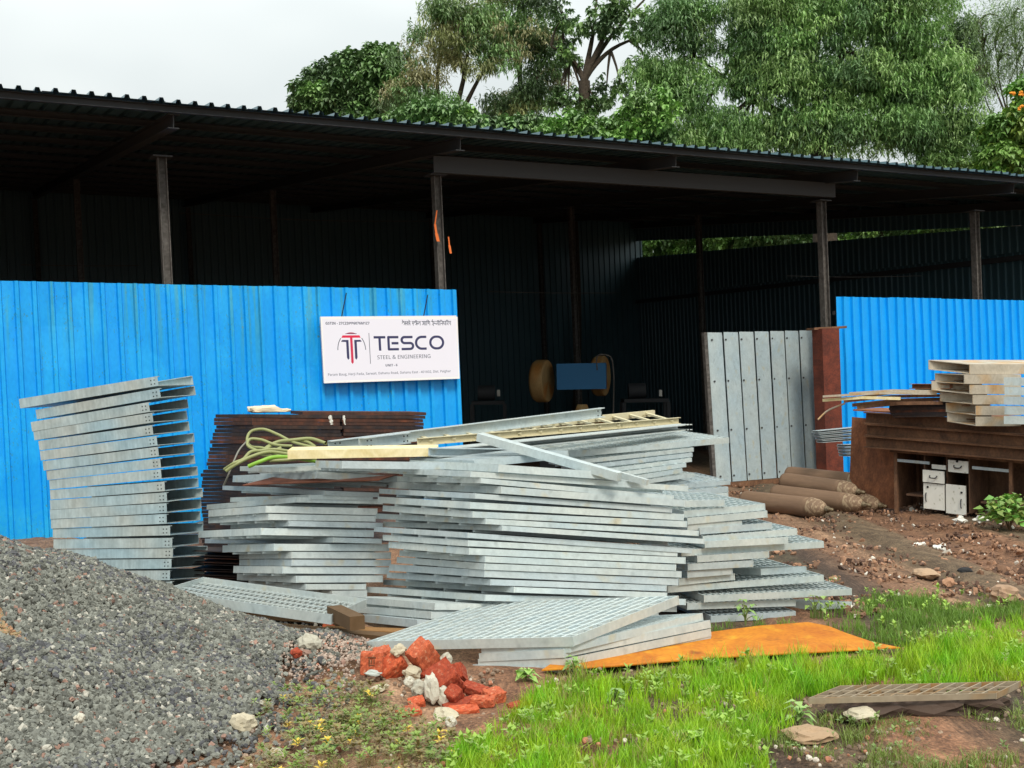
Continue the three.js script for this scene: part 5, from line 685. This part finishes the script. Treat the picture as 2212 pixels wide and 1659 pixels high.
// ---------------------------------------------------------------- trees beyond the shed
{
  const f = rng(77);
  const spray = { // leaf clusters: drooping narrow leaves on an arching twig, broad leaves, fine bamboo-like leaves
    droop: () => { const g = []; for (let i = 0; i < 12; i++) { const l = leafShape(rr(0.11, 0.18, f), 0.038, 0.2, rr(0.2, 0.6, f)); l.rotateX(rr(-0.15, 1.25, f)); l.rotateY(f() * TAU); l.translate(rr(-0.15, 0.15, f), rr(-0.12, 0.1, f), rr(-0.15, 0.15, f)); g.push(l); } return mergeGeometries(g); },
    broad: () => { const g = []; for (let i = 0; i < 8; i++) { const l = leafShape(rr(0.13, 0.2, f), 0.095, 0.15, rr(0.15, 0.4, f)); l.rotateX(rr(-0.1, 0.8, f)); l.rotateY(i / 8 * TAU + rr(-0.4, 0.4, f)); l.translate(0, rr(-0.08, 0.08, f), 0); g.push(l); } return mergeGeometries(g); },
    fine: () => { const g = []; for (let i = 0; i < 10; i++) { const l = leafShape(rr(0.1, 0.16, f), 0.022, 0.2, rr(0, 0.3, f)); l.rotateX(rr(-0.6, 0.9, f)); l.rotateY(f() * TAU); l.translate(rr(-0.05, 0.05, f), i * 0.05 - 0.2, rr(-0.05, 0.05, f)); g.push(l); } return mergeGeometries(g); },
  };
  const geos = { droop: [spray.droop(), spray.droop(), spray.droop()], broad: [spray.broad(), spray.broad()], fine: [spray.fine(), spray.fine()] };
  const bark = S({ map: postTex, color: C(0.5, 0.4, 0.3), roughness: 1 }), leafM = leafMat({ roughness: 0.42, transmission: 0.3 });
  // each crown lobe: [x, y, rx, ry] in the frame's units at depth Z
  function tree(label, kind, Z, base, lobes, clumps, per, col, o = {}) {
    const k = Z / FOC, root = thing('tree', label, 'tree', V3(P(base[0], 800, Z).x, 0, -Z), 'trees behind the shed'), O = root.position;
    const cs = []; const area = lobes.map((l) => l[2] * l[3]), tot = area.reduce((a, b) => a + b, 0);
    lobes.forEach((l, li) => { const n = Math.round(clumps * area[li] / tot); for (let i = 0; i < n; i++) { const a = f() * TAU, b = Math.acos(rr(-1, 1, f)), u = rr(0.35, 1, f) ** 0.6, c = P(l[0], l[1], Z); cs.push([V3(c.x + Math.cos(a) * Math.sin(b) * u * l[2] * k, c.y + Math.cos(b) * u * l[3] * k, c.z + Math.sin(a) * Math.sin(b) * u * Math.max(l[2], l[3]) * k * (o.deep ?? 0.8)), li]); } });
    const gs = [], fork = P(base[0] + (o.fx ?? 0), base[1], Z).sub(O), r0 = o.r ?? 0.22; gs.push(tube([V3(0, -0.2, 0), V3(fork.x * 0.4 + 0.1, fork.y * 0.5, fork.z * 0.4), fork], r0 * 1.25, 10, 9, r0 * 0.8));
    const mains = []; (o.limbs ?? lobes.map((l) => [l[0], l[1]])).forEach(([x, y, kk]) => { const e = P(x, y, Z + rr(0, 1.2, f)).sub(O), m = fork.clone().lerp(e, 0.5).add(V3(rr(-0.25, 0.25, f), rr(0, 0.35, f), rr(-0.3, 0.3, f))); mains.push([fork, m, e]); gs.push(tube([fork.clone().add(V3(0, -0.3, 0)), fork.clone(), m, e], r0 * 0.5, 12, 7, r0 * 0.1)); });
    cs.forEach(([c], i) => { if (i % 2) return; const e = c.clone().sub(O); let best = mains[0][2], bd = 1e9; for (const m of mains) for (const q of [m[1], m[2], m[1].clone().lerp(m[2], 0.5)]) { const d = q.distanceTo(e); if (d < bd) { bd = d; best = q; } } gs.push(tube([best, best.clone().lerp(e, 0.5).add(V3(0, 0.15, 0)), e], 0.045, 5, 4, 0.012)); });
    part('trunk', mergeGeometries(gs), bark, root, false);
    const V = geos[kind], lists = V.map(() => []);
    for (const [c, li] of cs) { const rad = (o.clump ?? 0.75) * rr(0.7, 1.25, f), tone = rr(0.72, 1.25, f), cc = col[Math.floor(f() * col.length)], nP = Math.round(per * rr(0.6, 1.3, f));
      for (let i = 0; i < nP; i++) { const a = f() * TAU, b = Math.acos(rr(-0.8, 1, f)), u = rr(0.3, 1, f) ** 0.7 * rad, y = rr(0.8, 1.2, f) * tone, el = Math.PI / 2 - b; const q = V3(Math.sin(a) * Math.sin(b) * u * 1.15, Math.cos(b) * u * 0.72 - (kind === 'droop' ? 0.25 * f() * f() * rad : 0), Math.cos(a) * Math.sin(b) * u).add(c).sub(O); lists[Math.floor(f() * V.length)].push([q, new THREE.Euler((kind === 'droop' ? -el * 0.5 : 0) + rr(-0.4, 0.4, f), a + rr(-0.7, 0.7, f), rr(-0.3, 0.3, f), 'YXZ'), rr(0.75, 1.3, f) * (o.leaf ?? 1), C(cc[0] * y, cc[1] * y, cc[2] * y)]); } }
    lists.forEach((l, i) => { if (l.length) inst('crown', undefined, V[i], leafM, l, root); });
  }
  const dk = [[0.12, 0.21, 0.08], [0.15, 0.25, 0.09], [0.1, 0.17, 0.07]], mg = [[0.21, 0.36, 0.12], [0.17, 0.3, 0.1], [0.26, 0.41, 0.14]], yl = [[0.38, 0.42, 0.17], [0.42, 0.4, 0.2], [0.25, 0.36, 0.14]], br = [[0.24, 0.43, 0.1], [0.29, 0.48, 0.12], [0.19, 0.36, 0.08]];
  tree('dark dense round-topped tree left of the others, behind the shed roof', 'broad', 36, [765, 330], [[720, 205, 66, 52], [765, 168, 42, 40], [680, 240, 44, 30], [800, 245, 50, 45], [838, 150, 30, 50], [830, 120, 22, 18]], 74, 70, dk.concat(mg), { clump: 0.55 });
  tree('feathery yellow-green tree with hanging leaves, second from the left', 'droop', 34, [960, 330], [[880, 165, 42, 70], [950, 95, 62, 62], [1000, 25, 70, 42], [1060, 120, 46, 60], [920, 225, 80, 26], [1040, 40, 50, 40]], 40, 50, yl.concat(yl, mg), { clump: 0.5, limbs: [[880, 130], [960, 60], [1020, 10], [1080, 90], [930, 220]] });
  tree('tall tree with hanging leaves between the feathery and the forked tree', 'droop', 35, [1150, 330], [[1130, 70, 44, 60], [1120, -20, 70, 40], [1160, 180, 36, 70], [1110, 225, 60, 50], [1180, 110, 26, 40]], 34, 60, mg.concat(yl, dk), { clump: 0.52 });
  tree('open forked tree with pale bare limbs against the sky', 'broad', 33, [1262, 175], [[1222, 40, 24, 40], [1290, 60, 30, 40], [1350, 20, 40, 26], [1395, 60, 36, 40], [1220, 130, 26, 26], [1330, 190, 40, 26], [1250, 225, 60, 34], [1390, 160, 30, 36]], 40, 22, dk.concat(mg), { clump: 0.42, r: 0.2, leaf: 0.9, limbs: [[1215, 30], [1292, -40], [1335, -60], [1410, -20], [1405, 70], [1190, 100]] });
  const wt = [[0.21, 0.37, 0.12], [0.26, 0.44, 0.14], [0.33, 0.5, 0.17], [0.15, 0.28, 0.1]];
  tree('huge dense weeping tree filling the right half of the treeline', 'droop', 32, [1775, 300], [[1480, 55, 60, 60], [1450, 190, 66, 70], [1640, 20, 90, 60], [1670, 150, 90, 80], [1610, 275, 110, 50], [1800, 20, 110, 60], [1830, 150, 100, 80], [1780, 280, 100, 50], [1950, 30, 75, 60], [1970, 160, 80, 80], [1930, 280, 90, 50], [2040, 310, 80, 50], [2030, 210, 50, 50], [1480, 295, 90, 40]], 170, 95, wt, { clump: 0.72, r: 0.34, deep: 0.5, limbs: [[1500, 120], [1640, 60], [1720, -40], [1850, -40], [1950, 90]] });
  tree('dark weeping tree half behind the huge one, at its right shoulder', 'droop', 37, [2050, 250], [[2055, 80, 36, 40], [2075, 120, 30, 30], [2050, 180, 40, 40]], 16, 80, dk, { clump: 0.6 });
  tree('airy bamboo-like tree at the right edge against the sky', 'fine', 35, [2190, 300], [[2110, 50, 14, 50], [2150, 90, 40, 60], [2190, 40, 26, 60], [2200, 130, 60, 50], [2120, 170, 50, 50], [2230, 80, 30, 80]], 64, 22, [[0.3, 0.42, 0.18], [0.24, 0.36, 0.14]], { clump: 0.65, r: 0.08 });
  tree('bright green flowering tree at the right edge, nearest of all', 'broad', 30, [2200, 420], [[2190, 300, 60, 55], [2165, 355, 50, 34], [2215, 220, 40, 40], [2250, 320, 60, 80]], 52, 60, br.concat([[0.32, 0.46, 0.08]]), { clump: 0.5 });
  const bush = (lab, Z, lobes, n, per, col, kind = 'broad') => tree(lab, kind, Z, [lobes[0][0], 420], lobes, n, per, col, { clump: 0.45, r: 0.08, leaf: 0.9 });
  bush('leafy young tree just above the roof edge, left one', 30, [[870, 272, 44, 24], [930, 262, 40, 26], [985, 268, 50, 26]], 30, 50, mg.concat(br));
  bush('leafy young tree just above the roof edge, middle one', 31, [[1080, 285, 50, 24], [1160, 285, 60, 28]], 26, 50, mg.concat(dk));
  bush('leafy young tree above the roof edge below the forked tree', 30, [[1240, 290, 50, 26], [1320, 295, 60, 28], [1390, 290, 50, 36], [1400, 235, 36, 36]], 40, 50, mg.concat(br));
  bush('green thicket seen through the gap at the shed end, left one', 37, [[1400, 560, 60, 60], [1430, 640, 90, 50], [1560, 630, 90, 50], [1480, 520, 60, 60], [1560, 540, 60, 60], [1440, 470, 60, 40], [1540, 450, 60, 40]], 110, 60, br.concat(mg));
  bush('green thicket seen through the gap at the shed end, middle one', 36, [[1680, 540, 80, 50], [1660, 470, 80, 50], [1800, 520, 80, 60], [1780, 450, 70, 40]], 76, 60, mg);
  bush('green thicket seen through the gap at the shed end, right one', 34, [[1900, 510, 80, 60], [1900, 440, 80, 40], [2030, 470, 90, 60], [2160, 460, 90, 60], [2100, 410, 80, 40]], 90, 60, mg.concat(br));
  { const p = []; for (const [x, y] of [[2186, 205], [2208, 202], [2204, 232]]) for (let i = 0; i < 4; i++) { const q = P(x + rr(-5, 5, f), y + rr(-5, 5, f), 28.6); p.push(rock(i, 1, 0.4, 0.04, 0.03, 0.04).translate(q.x, q.y, q.z)); } const r = scene.children.find((o) => o.userData.label?.startsWith('bright green flowering')); part('blossoms', mergeGeometries(p), S({ color: C(0.8, 0.3, 0.03), roughness: 0.9 }), r).userData.kind = 'stuff'; }
}
const renderer = new THREE.WebGLRenderer({ antialias: true });
renderer.setSize(1024, 768); renderer.toneMapping = THREE.LinearToneMapping; renderer.toneMappingExposure = EXPOSURE; renderer.shadowMap.enabled = true; renderer.shadowMap.type = THREE.PCFSoftShadowMap;
renderer.render(scene, camera);
